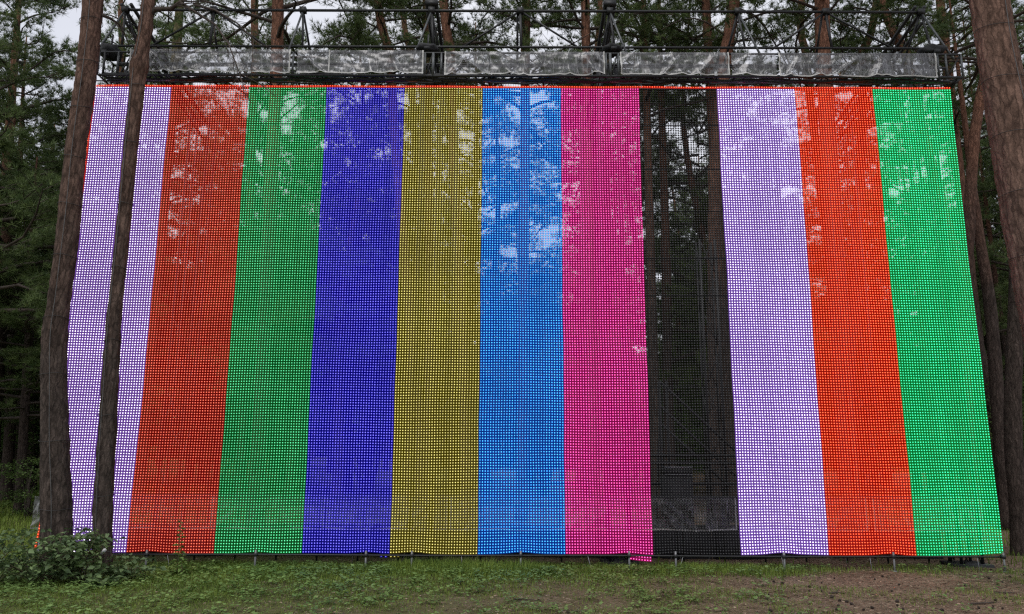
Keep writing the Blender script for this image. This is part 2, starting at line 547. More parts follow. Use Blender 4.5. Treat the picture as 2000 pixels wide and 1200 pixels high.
def bead_mesh(name, cx, cz, mats, extra_dz=0.0):
    BV, BF, BM = BEAD_LIT if len(mats) > 3 else BEAD_OFF
    cx = np.asarray(cx); cz = np.asarray(cz)
    dx, dy, dz = net_disp(cx, cz)
    C = np.stack([cx + dx + rngL.normal(0, 0.0005, len(cx)), YS + dy, cz + dz + extra_dz + rngL.normal(0, 0.0005, len(cx))], -1)
    C -= np.array(S0)
    n = len(C)
    V = (C[:, None, :] + BV[None]).reshape(-1, 3)
    F = (np.arange(n)[:, None, None] * len(BV) + BF[None]).reshape(-1, 3)
    col = np.floor((cx - XL) / PX / 16).astype(int); row = np.floor((ZT - cz) / PZ / 16).astype(int)
    mod = np.sin(col * 12.9898 + row * 78.233) * 43758.5453
    slow = np.sin(cx * 1.3 + cz * 0.9) * np.sin(cz * 1.7 - cx * 0.4)
    strand = rngL.normal(0, .16, 4000)[np.round((cx - XL) / PX).astype(int) + 1000]
    sh = 0.3 + 0.4 * (mod - np.floor(mod)) + rngL.uniform(-0.3, 0.3, n) + 0.3 * slow + strand
    A = np.repeat(sh, len(BV))
    return mesh_np(name, V, F, mats, np.tile(BM, n), False, A)

#  name, glow between the lights, chip colour, label
STRIPES = [
 ("lavender_white", (0.12, 0.050, 0.27), (2.9, 2.75, 3.0), "lavender-white bar at the left edge of the screen"),
 ("red",            (0.125, 0.001, 0.0008), (2.0, 0.36, 0.20), "deep red bar second from left"),
 ("green",          (0.0, 0.062, 0.008), (0.22, 1.6, 0.72), "dark green bar third from left"),
 ("blue",           (0.001, 0.0, 0.155), (0.40, 0.36, 2.1), "deep blue bar"),
 ("olive_yellow",   (0.052, 0.04, 0.0), (1.6, 1.42, 0.42), "olive yellow bar"),
 ("azure",          (0.0, 0.030, 0.23), (0.16, 1.25, 2.7), "azure blue bar in the middle"),
 ("magenta",        (0.195, 0.0, 0.06), (2.9, 0.30, 1.3), "magenta bar"),
 ("unlit",          None, None, "unlit black bar through which the dark forest shows"),
 ("bright_white",   (0.14, 0.060, 0.33), (3.2, 3.0, 3.4), "pale lavender-white bar right of the unlit bar"),
 ("bright_red",     (0.27, 0.002, 0.0), (3.6, 0.42, 0.14), "bright orange-red bar second from right"),
 ("bright_green",   (0.0, 0.155, 0.025), (0.14, 2.6, 1.25), "bright green bar at the right edge"),
]
def halo_mat(name, col):
    """painted bloom round a light: mostly see-through ring, glowing dimly in its colour"""
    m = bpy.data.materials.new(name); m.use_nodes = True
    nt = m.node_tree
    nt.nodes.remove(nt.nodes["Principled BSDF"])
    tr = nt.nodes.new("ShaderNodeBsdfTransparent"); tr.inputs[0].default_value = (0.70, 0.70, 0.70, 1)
    em = nt.nodes.new("ShaderNodeEmission"); em.inputs[0].default_value = (*col, 1)  # camera bloom put in as dim emission
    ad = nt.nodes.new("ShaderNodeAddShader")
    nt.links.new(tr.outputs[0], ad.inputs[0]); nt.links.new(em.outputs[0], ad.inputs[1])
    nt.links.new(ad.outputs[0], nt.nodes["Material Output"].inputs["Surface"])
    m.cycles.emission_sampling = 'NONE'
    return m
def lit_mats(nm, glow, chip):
    return [emit_mat("led_%s_lens" % nm, tuple(1.8 * g for g in glow)), emit_mat("led_%s_chip" % nm, chip), M['led_black'], halo_mat("led_%s_skirt" % nm, glow)]
m_off_dome = plain("led_off_lens", (0.012, 0.012, 0.013), 0.6)
m_off_core = plain("led_off_chip", (0.075, 0.075, 0.08), 0.5)
m_off_dome.node_tree.nodes["Principled BSDF"].inputs["Specular IOR Level"].default_value = 0.1
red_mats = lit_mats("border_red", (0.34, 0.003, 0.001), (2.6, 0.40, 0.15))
cc = XL + (np.arange(NC) + 0.5) * PX
rr = ZT - (np.arange(NR) + 0.5) * PZ
STRIPE_MATS = []
for s, (nm, dome, core, lab) in enumerate(STRIPES):
    if dome is None:
        mats = [m_off_dome, m_off_core, M['led_black']]
    else:
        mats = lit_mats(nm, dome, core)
    STRIPE_MATS.append(mats)
    c = cc[s * 32:(s + 1) * 32]
    if s == 0:
        c = c[1:]
    gx, gzz = np.meshgrid(c, rr[1:])
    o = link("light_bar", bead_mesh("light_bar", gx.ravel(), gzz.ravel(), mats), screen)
    tag(o, lab, kind="stuff")
# red outline along the top and the left edge
bx = np.concatenate([cc, np.full(NR - 1, cc[0])])
bz = np.concatenate([np.full(NC, rr[0]), rr[1:]])
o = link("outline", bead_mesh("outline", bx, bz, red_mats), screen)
tag(o, "thin red line of lights along the top and left edge", kind="stuff")
# loose ends hanging below the rail
def loose(px0, px1, n, mats, rows, lab):
    x = np.linspace(P(px0, 1092, YS).x, P(px1, 1092, YS).x, n)
    X, Zr = [], []
    for r in range(rows):
        X.append(x); Zr.append(np.full(n, ZB - (r + 0.9) * PZ))
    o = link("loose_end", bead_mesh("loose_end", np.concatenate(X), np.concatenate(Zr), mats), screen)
    tag(o, lab, kind="stuff")
loose(1232, 1270, 8, STRIPE_MATS[6], 2, "loose magenta end hanging below the rail")
loose(745, 754, 2, STRIPE_MATS[3], 1, "loose blue end hanging below the rail")
loose(764, 778, 3, STRIPE_MATS[4], 1, "loose yellow end hanging below the rail")

# cords of the net
def cords():
    V, F = [], []
    n = 0
    def ribbon(pts, r):
        nonlocal n
        k = len(pts)
        # triangular cord
        off = np.array([(r, 0.010, 0), (-r, 0.010, 0), (0, 0.016, 0)]) if abs(pts[0][0] - pts[-1][0]) < 0.5 else \
              np.array([(0, 0.010, r), (0, 0.010, -r), (0, 0.016, 0)])
        v = (pts[:, None, :] + off[None]).reshape(-1, 3)
        i = np.arange(k - 1)[:, None] * 3
        q = []
        for a, b in ((0, 1), (1, 2), (2, 0)):
            q.append(np.concatenate([i + a, i + b, i + b + 3], 1)); q.append(np.concatenate([i + a, i + b + 3, i + a + 3], 1))
        V.append(v); F.append(np.concatenate(q) + n); n += len(v)
    zz = np.linspace(ZB - 0.01, ZT + 0.09, 22)
    for x in cc:
        dx, dy, dz = net_disp(np.full(22, x), zz)
        ribbon(np.stack([x + dx, YS + dy, zz + dz], -1), 0.0028)
    xx = np.linspace(XL, XR, 44)
    for z in rr:
        dx, dy, dz = net_disp(xx, np.full(44, z))
        ribbon(np.stack([xx + dx, YS + dy, z + dz], -1), 0.0016)
    v = np.concatenate(V) - np.array(S0)
    return mesh_np("net_cord", v, np.concatenate(F), [M['cord']])
o = link("net_cord", cords(), screen); tag(o, kind="stuff")

# support wires right behind the net
for k, py in enumerate([243, 329, 411, 503, 576, 664, 754, 840, 915, 985, 1045]):
    z = P(1018, py, YS + 0.1).z
    tube_obj("support_wire", [(XL, YS + 0.1, z), ((XL + XR) / 2, YS + 0.1, z - 0.02), (XR, YS + 0.1, z)], 0.009, M['black_steel'], screen, 6)

# ------------------------------------------------------------------ anchor rail with posts under the screen
rail = empty("anchor_rail", (S0.x, YS - 0.07, 0), "low black pipe on short grey posts holding down the screen's lower edge", "rail")
RY = YS - 0.07
def rail_z(x):
    return P(1018, 1085.5, RY).z + 0.004 * math.sin(x * 1.1)
rx = np.linspace(P(216, 1085, RY).x, P(1960, 1088, RY).x, 40)
tube_obj("rail_pipe", [(x, RY, rail_z(x)) for x in rx], 0.013, M['black_steel'], rail, 8)
for i, x in enumerate(POST_X):
    zt = rail_z(x) + 0.075
    yy = RY - 0.035
    post = tube_obj("post", [(x, yy, gz(x, yy) - 0.1), (x, yy, zt)], 0.016, M['post_grey'], rail, 10)
    g = Geo()
    g.box((x - 0.026, yy - 0.024, rail_z(x) - 0.022), (x + 0.026, yy + 0.058, rail_z(x) + 0.03))
    link("clamp", g.mesh("clamp", [M['black_steel']]), post)
    # foot plate
    g = Geo()
    zg = gz(x, yy)
    g.box((x - 0.04, yy - 0.04, zg - 0.02), (x + 0.04, yy + 0.04, zg + 0.012))
    link("foot_plate", g.mesh("foot_plate", [M['post_grey']]), post)
rs = random.Random(3)
for k in range(14):
    x = rs.uniform(rx[2], rx[-2]); dxx = rs.uniform(-0.12, 0.12)
    tube_obj("tie_cord", [(x, RY, rail_z(x)), (x + dxx * .4, RY - .02, rail_z(x) * .5 + .02), (x + dxx, RY - .05, gz(x, RY) + .005)],
             0.004, M['galvanised'] if k % 2 else M['cord'], rail, 5)

# ------------------------------------------------------------------ gantry over the screen
YF, YB = 12.72, 13.20            # front and back of the box truss
Z0 = P(1018, 149, YF).z          # lower chords
Z1 = P(1018, 104.5, YF).z        # upper chords
GX0, GX1 = P(192, 149, YF).x, P(1880, 152, YF).x
gantry = empty("screen_gantry", (S0.x, YS, Z0), "black steel truss gantry the light screen hangs from, above the bars", "truss")
def T(name, a, b, r=0.02, mat='black_steel', k=8, parent=gantry):
    return tube_obj(name, [a, b], r, M[mat], parent, k)
for y in (YF, YB):
    for z in (Z0, Z1):
        T("chord", (GX0, y, z), (GX1, y, z), 0.024 if z == Z0 else 0.018)
T("hanging_rail", (GX0 + .1, YF + 0.16, Z0 - 0.012), (GX1 - .15, YF + 0.16, Z0 - 0.012), 0.022)
T("hanging_rail", (XL, YS, ZT + 0.075), (XR, YS, ZT + 0.075), 0.012)
# lacing between the lower chords, seen from below
nl = 62
step = (GX1 - GX0) / nl
for i in range(nl):
    x = GX0 + i * step
    a, b = ((x, YF, Z0), (x + step, YF + 0.16, Z0 - .012)) if i % 2 == 0 else ((x, YF + 0.16, Z0 - .012), (x + step, YF, Z0))
    T("lacing_bar", a, b, 0.011, k=6)
for i in range(0, nl, 2):
    x = GX0 + i * step
    s = 1 if (i // 2) % 2 == 0 else -1
    T("lacing_bar", (x, YB, Z0 if s > 0 else Z1), (x + 2 * step, YB, Z1 if s > 0 else Z0), 0.012, k=6)
    if i % 4 == 0:
        T("cross_bar", (x, YF, Z0), (x, YB, Z0), 0.014, k=6)
        T("cross_bar", (x, YF, Z1), (x, YB, Z1), 0.012, k=6)
for kb, (yb, zb_, rb_) in enumerate(((YF + .07, Z0 - .03, .026), (YF + .12, Z0 - .035, .018), (YS - .02, ZT + .05, .016), (YF + .03, Z0 + .03, .02))):
    tube_obj("cable_bundle", [(x, yb + .012 * math.sin(x * 5 + kb), zb_ + .014 * math.sin(x * 3.1 + kb * 2) + .008 * math.sin(x * 11 + kb)) for x in np.linspace(GX0 + .1, GX1 - .2, 150)], rb_, M['cord'], gantry, 6)
# brackets on the lower chord
gb = Geo(); gb.box((-0.07, -0.02, -0.028), (0.07, 0.02, 0.028)); bme = gb.mesh("hanger_bracket", [M['grey_steel']])
rs = random.Random(11)
for i in range(34):
    x = GX0 + (i + 0.5) * (GX1 - GX0) / 34 + rs.uniform(-.1, .1)
    ob = link("hanger_bracket", bme, gantry, Vector((x, YF + 0.16 - 0.025, Z0 - 0.012)) - Vector(gantry.location))
# upright posts of the box truss
UPX = [192, 203, 230, 262, 572, 830, 846, 862, 1184, 1192, 1208, 1832, 1848, 1878]
for p in UPX:
    x = P(p, 125, YF).x
    T("upright", (x, YF, Z0), (x, YF, Z1), 0.020 if p not in (846, 1192) else 0.028, 'black_steel' if p in (203,) else 'grey_steel')
    T("upright", (x, YB, Z0), (x, YB, Z1), 0.016)
for a, b in ((232, 258), (832, 845), (1194, 1206), (1850, 1876)):
    xa, xb = P(a, 147, YF).x, P(b, 107, YF).x
    T("diagonal_brace", (xa, YF + .02, Z0), (xb, YF + .02, Z1), 0.012)
    T("diagonal_brace", (xa, YB, Z1), (xb, YB, Z0), 0.014)
# brackets under the right end
for p0, p1 in ((1876, 1858), (1868, 1850)):
    a = P(p0, 152, YF + .2); b = P(p1, 170, YF + .28)
    T("diagonal_brace", a, b, 0.03)

# triangular truss on top
YT = 13.3
ZC = P(1018, 22, YT).z
ZL = P(1018, 98, YT).z
NODE_PX = [245, 418, 592, 843, 1016, 1191, 1441, 1612, 1798]
NX = [P(p, 22, YT).x for p in NODE_PX]
T("top_chord", (NX[0], YT, ZC), (NX[-1], YT, ZC), 0.026)
HALF = 0.34
for dy in (-0.10, 0.55):
    T("lower_chord", (NX[0] - .3, YT + dy, ZL), (NX[-1] + .3, YT + dy, ZL), 0.024)
for i, x in enumerate(NX):
    # tripod legs down to the lower chords
    if i in (1, 4, 7):
        T("strut", (x, YT, ZC), (x + 0.02, YT - 0.10, ZL), 0.026, 'black_steel')
        T("strut", (x - 0.05, YT + .02, ZC), (x - 0.05, YT + 0.55, ZL), 0.022)
    else:
        sx = -0.26 if i < 5 else 0.26
        if i in (2,):
            sx = -0.13
        T("strut", (x, YT, ZC), (x + sx, YT - 0.42, Z1), 0.020, 'grey_steel')
        T("strut", (x, YT, ZC), (x - sx * .6, YT + 0.55, ZL), 0.022)
        T("strut", (x, YT, ZC), (x + 0.06, YT - 0.10, ZL), 0.022)
    g = Geo(); g.box((x - 0.06, YT - 0.05, ZC - 0.05), (x + 0.06, YT + 0.05, ZC + 0.055))
    link("node_plate", g.mesh("node_plate", [M['black_steel']]), gantry, -Vector(gantry.location))
for a, b in ((4, 3), (4, 5), (7, 6), (7, 8), (1, 0), (1, 2)):
    xa, xb = NX[a], NX[b]
    e = xa + (xb - xa) * 0.66
    T("diagonal_brace", (xa, YT, ZC), (e, YT - 0.10, ZL - .03), 0.020)
# depth beams running back to the rear towers
YR = 17.2
for i in (0, 3, 5, 8):
    x = NX[i]
    for dx_ in (-0.09, 0.09):
        T("depth_beam", (x + dx_, YT, ZC + .12), (x + dx_, YR, ZC - 0.55), 0.035)
    T("depth_beam", (x, YT, ZC - .22), (x, YR, ZC - 0.9), 0.03)
    for j in range(5):
        t0, t1 = j / 5, (j + 1) / 5
        T("lacing_bar", (x - .09, YT + (YR - YT) * t0, ZC + .12 - .67 * t0), (x, YT + (YR - YT) * t1, ZC - .22 - .68 * t1), 0.014, k=6)
        T("lacing_bar", (x + .09, YT + (YR - YT) * t1, ZC + .12 - .67 * t1), (x, YT + (YR - YT) * t0, ZC - .22 - .68 * t0), 0.014, k=6)
# short masts above the inner nodes
for i in (3, 5):
    x = NX[i]
    T("mast", (x - .03, YT, ZC), (x - .03, YT, ZC + 1.3), 0.04)
    T("mast", (x + .05, YT + .05, ZC), (x + .05, YT + .05, ZC + 1.3), 0.022)
    g = Geo(); g.box((x - 0.12, YT - 0.06, ZC + .10), (x + 0.12, YT + 0.07, ZC + 0.20))
    link("clamp", g.mesh("clamp", [M['black_steel']]), gantry, -Vector(gantry.location))

# lattice towers
def tower(x, y, h, label, s=0.22, group="lattice towers behind the light screen"):
    b = empty("lattice_tower", (x, y, gz(x, y)), label, "tower", group)
    zb = gz(x, y) - 0.05
    cs = [(x - s, y - s), (x + s, y - s), (x + s, y + s), (x - s, y + s)]
    for c in cs:
        T("leg", (*c, zb), (*c, h), 0.026, parent=b)
    n = int(h / 0.75)
    for k in range(n):
        z0, z1 = zb + (h - zb) * k / n, zb + (h - zb) * (k + 1) / n
        for j in range(4):
            p, q = cs[j], cs[(j + 1) % 4]
            if k % 2: p, q = q, p
            T("brace", (*p, z0), (*q, z1), 0.012, k=5, parent=b)
    g = Geo(); g.box((x - s - .12, y - s - .12, zb - .05), (x + s + .12, y + s + .12, zb + .1))
    link("base_plate", g.mesh("base_plate", [M['black_steel']]), b, -Vector(b.location))
    return b
tower(NX[0], 13.75, ZL, "front lattice tower behind the left lavender bar", 0.18)
tower(NX[3], 13.75, ZL, "front lattice tower behind the olive yellow bar", 0.18)
tower(NX[5], 13.75, ZL, "front lattice tower behind the magenta bar", 0.18)
tower(NX[8], 13.75, ZL, "front lattice tower behind the right green bar", 0.18)
tower(NX[0], YR, ZC - .4, "rear lattice tower behind the left end of the screen")
tower(NX[3], YR, ZC - .4, "rear lattice tower left of the screen's centre")
tower(NX[5], YR, ZC - .4, "rear lattice tower right of the screen's centre")
tower(NX[8], YR, ZC - .4, "rear lattice tower behind the right end of the screen")
tower(P(1388, 700, 16.8).x, 16.8, 6.6, "dark lattice tower seen through the right side of the unlit bar", 0.17)

# lower gantry behind the screen: rails, braces and sheeting
low = empty("lower_gantry", (S0.x, 14.1, 0), "low dark railing truss behind the foot of the light screen", "truss")
ZA, ZD = P(1018, 972, 14.0).z, P(1018, 1032, 14.0).z
for y in (14.0, 14.5):
    for z in (ZA, ZD):
        T("chord", (XL - .1, y, z), (XR, y, z), 0.02, parent=low)
for i in range(23):
    x = XL + i * (XR - XL) / 22
    T("upright", (x, 14.0, gz(x, 14) - .05), (x, 14.0, ZA), 0.018, parent=low)
    T("upright", (x, 14.5, gz(x, 14.5) - .05), (x, 14.5, ZA), 0.018, parent=low)
for i in range(11):  # added black panels standing in for the shade under the rail
    xa = XL + .1 + i * (XR - XL - .2) / 11; xb = xa + (XR - XL - .2) / 11 - .02
    g = Geo(); g.box((xa, 14.62, gz(xa, 14.62) - .1), (xb, 14.66, ZD - .02)); link("shade_panel", g.mesh("shade_panel", [M['black_cloth']]), low, -Vector(low.location))
xq = P(1288, 745, 15.6).x
zq = P(1288, 745, 15.6).z
T("raker_post", (xq, 15.6, gz(xq, 15.6)), (xq, 15.6, zq), 0.03, parent=low)
T("raker_post", (xq + .14, 15.6, gz(xq, 15.6)), (xq + .14, 15.6, zq), 0.02, parent=low)
T("raker_post", (xq - .17, 15.7, gz(xq, 15.7)), (xq + .02, 15.6, zq), 0.02, parent=low)
for k, (dz0, ln) in enumerate(((0.0, 1.5), (-0.5, 1.5), (-0.85, 1.3))):
    T("raker_brace", (xq, 15.6, zq + dz0), (xq + ln, 15.6, zq + dz0 - ln * 0.95), 0.026, parent=low)
for py in (890, 905, 945, 1052):
    z = P(1300, py, 15.5).z
    T("deck_rail", (xq - 2.6, 15.5, z), (xq + 2.6, 15.5, z), 0.03, parent=low)

def flight_case(x0, x1, z0, z1, y, label):
    b = empty("equipment_case", ((x0 + x1) / 2, y, z0), label, "case", "equipment cases behind the unlit bar")
    off = -Vector(b.location)
    g = Geo(); g.box((x0, y, z0), (x1, y + .5, z1 - .12)); link("case_body", g.mesh("case_body", [M['black_cloth']]), b, off)
    g = Geo(); g.box((x0 - .005, y - .005, z1 - .116), (x1 + .005, y + .505, z1)); link("lid", g.mesh("lid", [M['black_steel']]), b, off)
    for zz in (z0 + .02, z1 - .13, z1 + .006):
        g = Geo(); g.box((x0 - .012, y - .014, zz), (x1 + .012, y - .006, zz + .022)); link("edge_strip", g.mesh("edge_strip", [M['galvanised']]), b, off)
    for fx in (x0 + .06, x1 - .06):
        T("caster", (fx, y + .25, gz(fx, y)), (fx, y + .25, z0 + .01), 0.04, parent=b)
pa, pb = P(1300, 968, 15.0), P(1352, 915, 15.0)
flight_case(pa.x, pb.x, 0.55, pb.z, 15.0, "dark equipment case with pale edge strips behind the unlit bar")
pa = P(1278, 1040, 14.8)
flight_case(pa.x - .1, pa.x + .42, 0.10, 0.62, 14.8, "low dark case near the ground behind the unlit bar")

# chain hoists in black covers
def hoist(px, py, Y, w, h, label):
    c = P(px, py, Y)
    b = empty("covered_hoist", c, label, "hoist", "hoists in black covers on the gantry")
    rng = np.random.default_rng(int(px))
    nu, nv = 18, 10
    V = []
    for j in range(nv + 1):
        th = math.pi * j / nv
        for i in range(nu):
            ph = 2 * math.pi * i / nu
            d = Vector((math.sin(th) * math.cos(ph), math.sin(th) * math.sin(ph), math.cos(th)))
            d2 = Vector([math.copysign(abs(q) ** 0.7, q) for q in d])
            s = 1 + 0.35 * noise.noise(d * 2.1 + Vector((px, 0, 0)))
            V.append((d2.x * w / 2 * s, d2.y * 0.2 * s, d2.z * h / 2 * s))
    F = []
    for j in range(nv):
        for i in range(nu):
            a, bb = j * nu + i, j * nu + (i + 1) % nu
            F.append((a, bb, bb + nu, a + nu))
    link("cover", mesh_np("cover", V, F, [M['black_cloth']], None, True), b)
    T("hook_chain", c + Vector((0, 0, h * .3)), c + Vector((0, 0.02, h * .5 + .25)), 0.018, parent=b)
    g = Geo(); g.box((-.05, -.23, -h * .62), (.05, -.05, -h * .28)); link("chain_bag", g.mesh("chain_bag", [M['black_cloth']]), b)
hoist(216, 103, 13.05, 0.32, 0.24, "black covered hoist at the gantry's left end")
hoist(836, 99, 13.05, 0.40, 0.15, "black covered hoist at the gantry gap above the yellow bar")
hoist(1196, 100, 13.05, 0.34, 0.13, "black covered hoist at the gantry gap above the magenta bar")
hoist(1818, 103, 13.05, 0.46, 0.20, "black covered hoist at the gantry's right end")

# ------------------------------------------------------------------ plastic sheets
def sheet(px0, px1, py0, py1, Y, label, seed, group, hems=(True, True), amp=0.10, cat="plastic sheet"):
    a, b_ = P(px0, py0, Y), P(px1, py1, Y)
    x0, x1, z1 = a.x, b_.x, P(1018, py0, Y).z
    z0 = P(1018, py1, Y).z
    root = empty("plastic_sheet", ((x0 + x1) / 2, Y, z0), label, cat, group)
    W, H = x1 - x0, z1 - z0
    nxs, nzs = max(24, int(W / 0.025)), 22
    rng = random.Random(seed)
    nf = max(2, int(W * 1.6))
    hooks = sorted(rng.uniform(0, W) for _ in range(nf))
    folds = [(rng.uniform(0, W), rng.uniform(0.12, .35), rng.uniform(-1.4, 1.4), rng.uniform(.5, 1)) for _ in range(int(W * 3.2))]
    V = []
    for j in range(nzs + 1):
        t = j / nzs                       # 0 top .. 1 bottom
        for i in range(nxs + 1):
            x = i / nxs * W
            dy = 0.0
            for fx, fw, sl, st in folds:
                u = (x - fx - sl * t * H) / fw
                dy -= amp * st * max(0.0, 1 - abs(u) * 1.6) ** 1.5 * (0.25 + t)
            dy += 0.035 * noise.noise((x * 3.1 + seed, t * 2.2, 1.3)) + 0.018 * noise.noise((x * 9 + seed, t * 6, 4.3)) + 0.008 * noise.noise((x * 25, t * 17, 2.0))
            dz = -0.018 * t * abs(math.sin(x * 2.6 + seed)) + 0.01 * noise.noise((x * 2, seed, 0)) * t
            edge = min(1, 6 * t)
            V.append((x - W / 2, -0.045 + dy * edge * 0.8, H * (1 - t) + dz))
    n1 = nxs + 1
    F = [(j * n1 + i, j * n1 + i + 1, (j + 1) * n1 + i + 1, (j + 1) * n1 + i) for j in range(nzs) for i in range(nxs)]
    film = link("film", mesh_np("film", V, F, [M['plastic']], None, True), root)
    # hems of white tape follow the film
    def hem(cols, rows):
        vv = []
        ff = []
        for (i, j) in [(i, j) for j in rows for i in cols]:
            v = V[j * n1 + i]; vv.append((v[0], v[1] - 0.004, v[2]))
        nc, nrw = len(cols), len(rows)
        ff = [(b2 * nc + a2, b2 * nc + a2 + 1, (b2 + 1) * nc + a2 + 1, (b2 + 1) * nc + a2) for b2 in range(nrw - 1) for a2 in range(nc - 1)]
        vb = [(x, y - .003, z) for x, y, z in vv]
        m = len(vv)
        ff += [tuple(reversed([q + m for q in f])) for f in ff]
        return mesh_np("hem", vv + vb, ff, [M['white_tape']], None, True)
    kx = max(1, int(0.045 / (W / nxs)))
    link("hem", hem(list(range(0, nxs + 1)), [nzs - 1, nzs]), film)
    if hems[0]: link("hem", hem(list(range(0, kx + 1)), list(range(nzs))), film)
    if hems[1]: link("hem", hem(list(range(nxs - kx, nxs + 1)), list(range(nzs))), film)
    return root
GR = "clear plastic sheets along the gantry"
YP = YF - 0.03
sheet(257, 567, 100.5, 144.5, YP, "clear plastic sheet at the gantry's left end, behind the slim trunk", 1, GR)
sheet(583, 644, 101.5, 145.5, YP, "short clear plastic sheet above the green bar", 2, GR, (False, True))
sheet(646, 827, 102, 146, YP, "crumpled clear plastic sheet above the blue bar", 3, GR, (False, True))
sheet(869, 1181, 103.5, 148, YP, "clear plastic sheet with diagonal folds above the azure bar", 4, GR)
sheet(1210, 1424, 104, 147.5, YP, "clear plastic sheet above the unlit bar", 5, GR, (True, True))
sheet(1426, 1516, 104.5, 148, YP, "gathered, tightly creased plastic sheet above the pale right bar", 6, GR, (False, False), 0.09)
sheet(1518, 1829, 104.5, 149, YP, "long swagged plastic sheet at the gantry's right end", 7, GR)
GL = "plastic sheets on the low railing behind the screen"
XA = [71, 420, 640, 880, 1110, 1445, 1700, 1925]
LBL = ["the left lavender bar, its end sticking out", "the green bar's foot", "the blue bar's foot", "the azure bar's foot", "the unlit bar's foot",
       "the pale right bar's foot", "the right green bar's foot"]
for i in range(7):
    sheet(XA[i], XA[i + 1] - 6, 972, 1034, 13.93, "low plastic sheet behind " + LBL[i], 20 + i, GL, (i > 0, True), 0.07)

# ------------------------------------------------------------------ pines
def unit(v):
    return v / (np.linalg.norm(v, axis=-1, keepdims=True) + 1e-9)

def crown_mesh(seed, R, H, nl, spacing=0.062, dead=0.08, needles=18, nlen=0.165, nwid=0.0135):
    """boughs and needle tufts of a pine, trunk axis along z from 0 to H"""
    rng = np.random.default_rng(seed)
    g = Geo()
    tp, td = [], []
    for i in range(nl):
        t = (i + rng.random()) / nl
        z = H * 0.98 * t ** 1.05
        az = i * 2.39996 + rng.normal(0, .35)
        L = R * ((1 - t) ** 0.7 * .95 + .14) * rng.uniform(.55, 1.15)
        isdead = t < dead or rng.random() < 0.06
        if isdead: L *= rng.uniform(.35, .8)
        el = rng.uniform(-.10, .35) + .5 * t
        dirh = np.array([math.cos(az), math.sin(az), 0])
        side = np.array([-math.sin(az), math.cos(az), 0])
        ss = np.linspace(0, 1, 7)
        bend = rng.normal(0, .16, 3)
        pts = np.array([np.array([0, 0, z]) + dirh * L * s * math.cos(el) + np.array([0, 0, 1]) * L * (math.sin(el) * s - .22 * s * s + bend[1] * s * math.sin(4 * s))
                        + side * L * (bend[0] * s * s + .08 * math.sin(6 * s + bend[2] * 20) * s) for s in ss])
        r0 = .014 + .014 * L
        g.tube(pts, list(r0 * (1 - .85 * ss)), 4, 0, 0.5, False)
        ns = int(3 + L * (2.0 if isdead else 4.2))
        for k in range(ns):
            s = rng.uniform(.22, 1.0)
            p = pts[0] + 0
            fi = s * 6; i0 = min(5, int(fi)); fr = fi - i0
            p = pts[i0] * (1 - fr) + pts[i0 + 1] * fr
            tan = unit(pts[i0 + 1] - pts[i0])
            sg = rng.choice([-1, 1])
            an = rng.uniform(.35, 1.25)
            sdir = unit(tan * math.cos(an) + side * sg * math.sin(an) + np.array([0, 0, rng.uniform(-.1, .5)]))
            l = (.28 + .30 * rng.random()) * (L * (1.15 - s) * .55 + .75)
            q = np.array([p, p + sdir * l * .5 + np.array([0, 0, .02]), p + sdir * l + np.array([0, 0, rng.uniform(-.02, .12) * l])])
            g.tube(q, [.010, .007, .003], 3, 0, 0.5, False)
            if isdead: continue
            nn = max(2, int(l * .8 / spacing))
            u = np.sqrt(rng.uniform(.04, 1, nn))
            pos = p + np.outer(u, q[2] - p) + rng.normal(0, .055 + .06 * l, (nn, 3)) * np.array([1, 1, .55])
            tp.append(pos); td.append(np.tile(unit(sdir + np.array([0, 0, .35])), (nn, 1)))
    tp = np.concatenate(tp); td = np.concatenate(td)
    n = len(tp)
    shade = np.clip(rng.normal(.42, .22, n), 0, 1)
    d = unit(td[:, None, :] * .7 + rng.normal(0, .55, (n, needles, 3)) + np.array([0, 0, .12]))
    ln = nlen * rng.uniform(.7, 1.25, (n, needles, 1))
    base = tp[:, None, :] + d * .01
    tip = base + d * ln
    sv = unit(np.cross(d, rng.normal(0, 1, (n, needles, 3)))) * nwid / 2
    V = np.stack([base - sv, base + sv, tip], 2).reshape(-1, 3)
    F = np.arange(len(V)).reshape(-1, 3)
    A = np.repeat(np.clip(shade[:, None] + rng.normal(0, .1, (n, needles)), 0, 1).ravel(), 3)
    g.add(V, F, 1, A)
    return g.mesh("crown", [M['twig'], M['needle']])

CROWNS = [crown_mesh(101, 3.6, 10, 34), crown_mesh(102, 3.2, 10, 36), crown_mesh(103, 4.0, 10, 32), crown_mesh(104, 3.0, 10, 30, dead=.2),
          crown_mesh(105, 3.8, 10, 40, .058)]
CROWN_LOW = crown_mesh(106, 3.7, 12, 66, .050, dead=.02)   # crown reaching far down

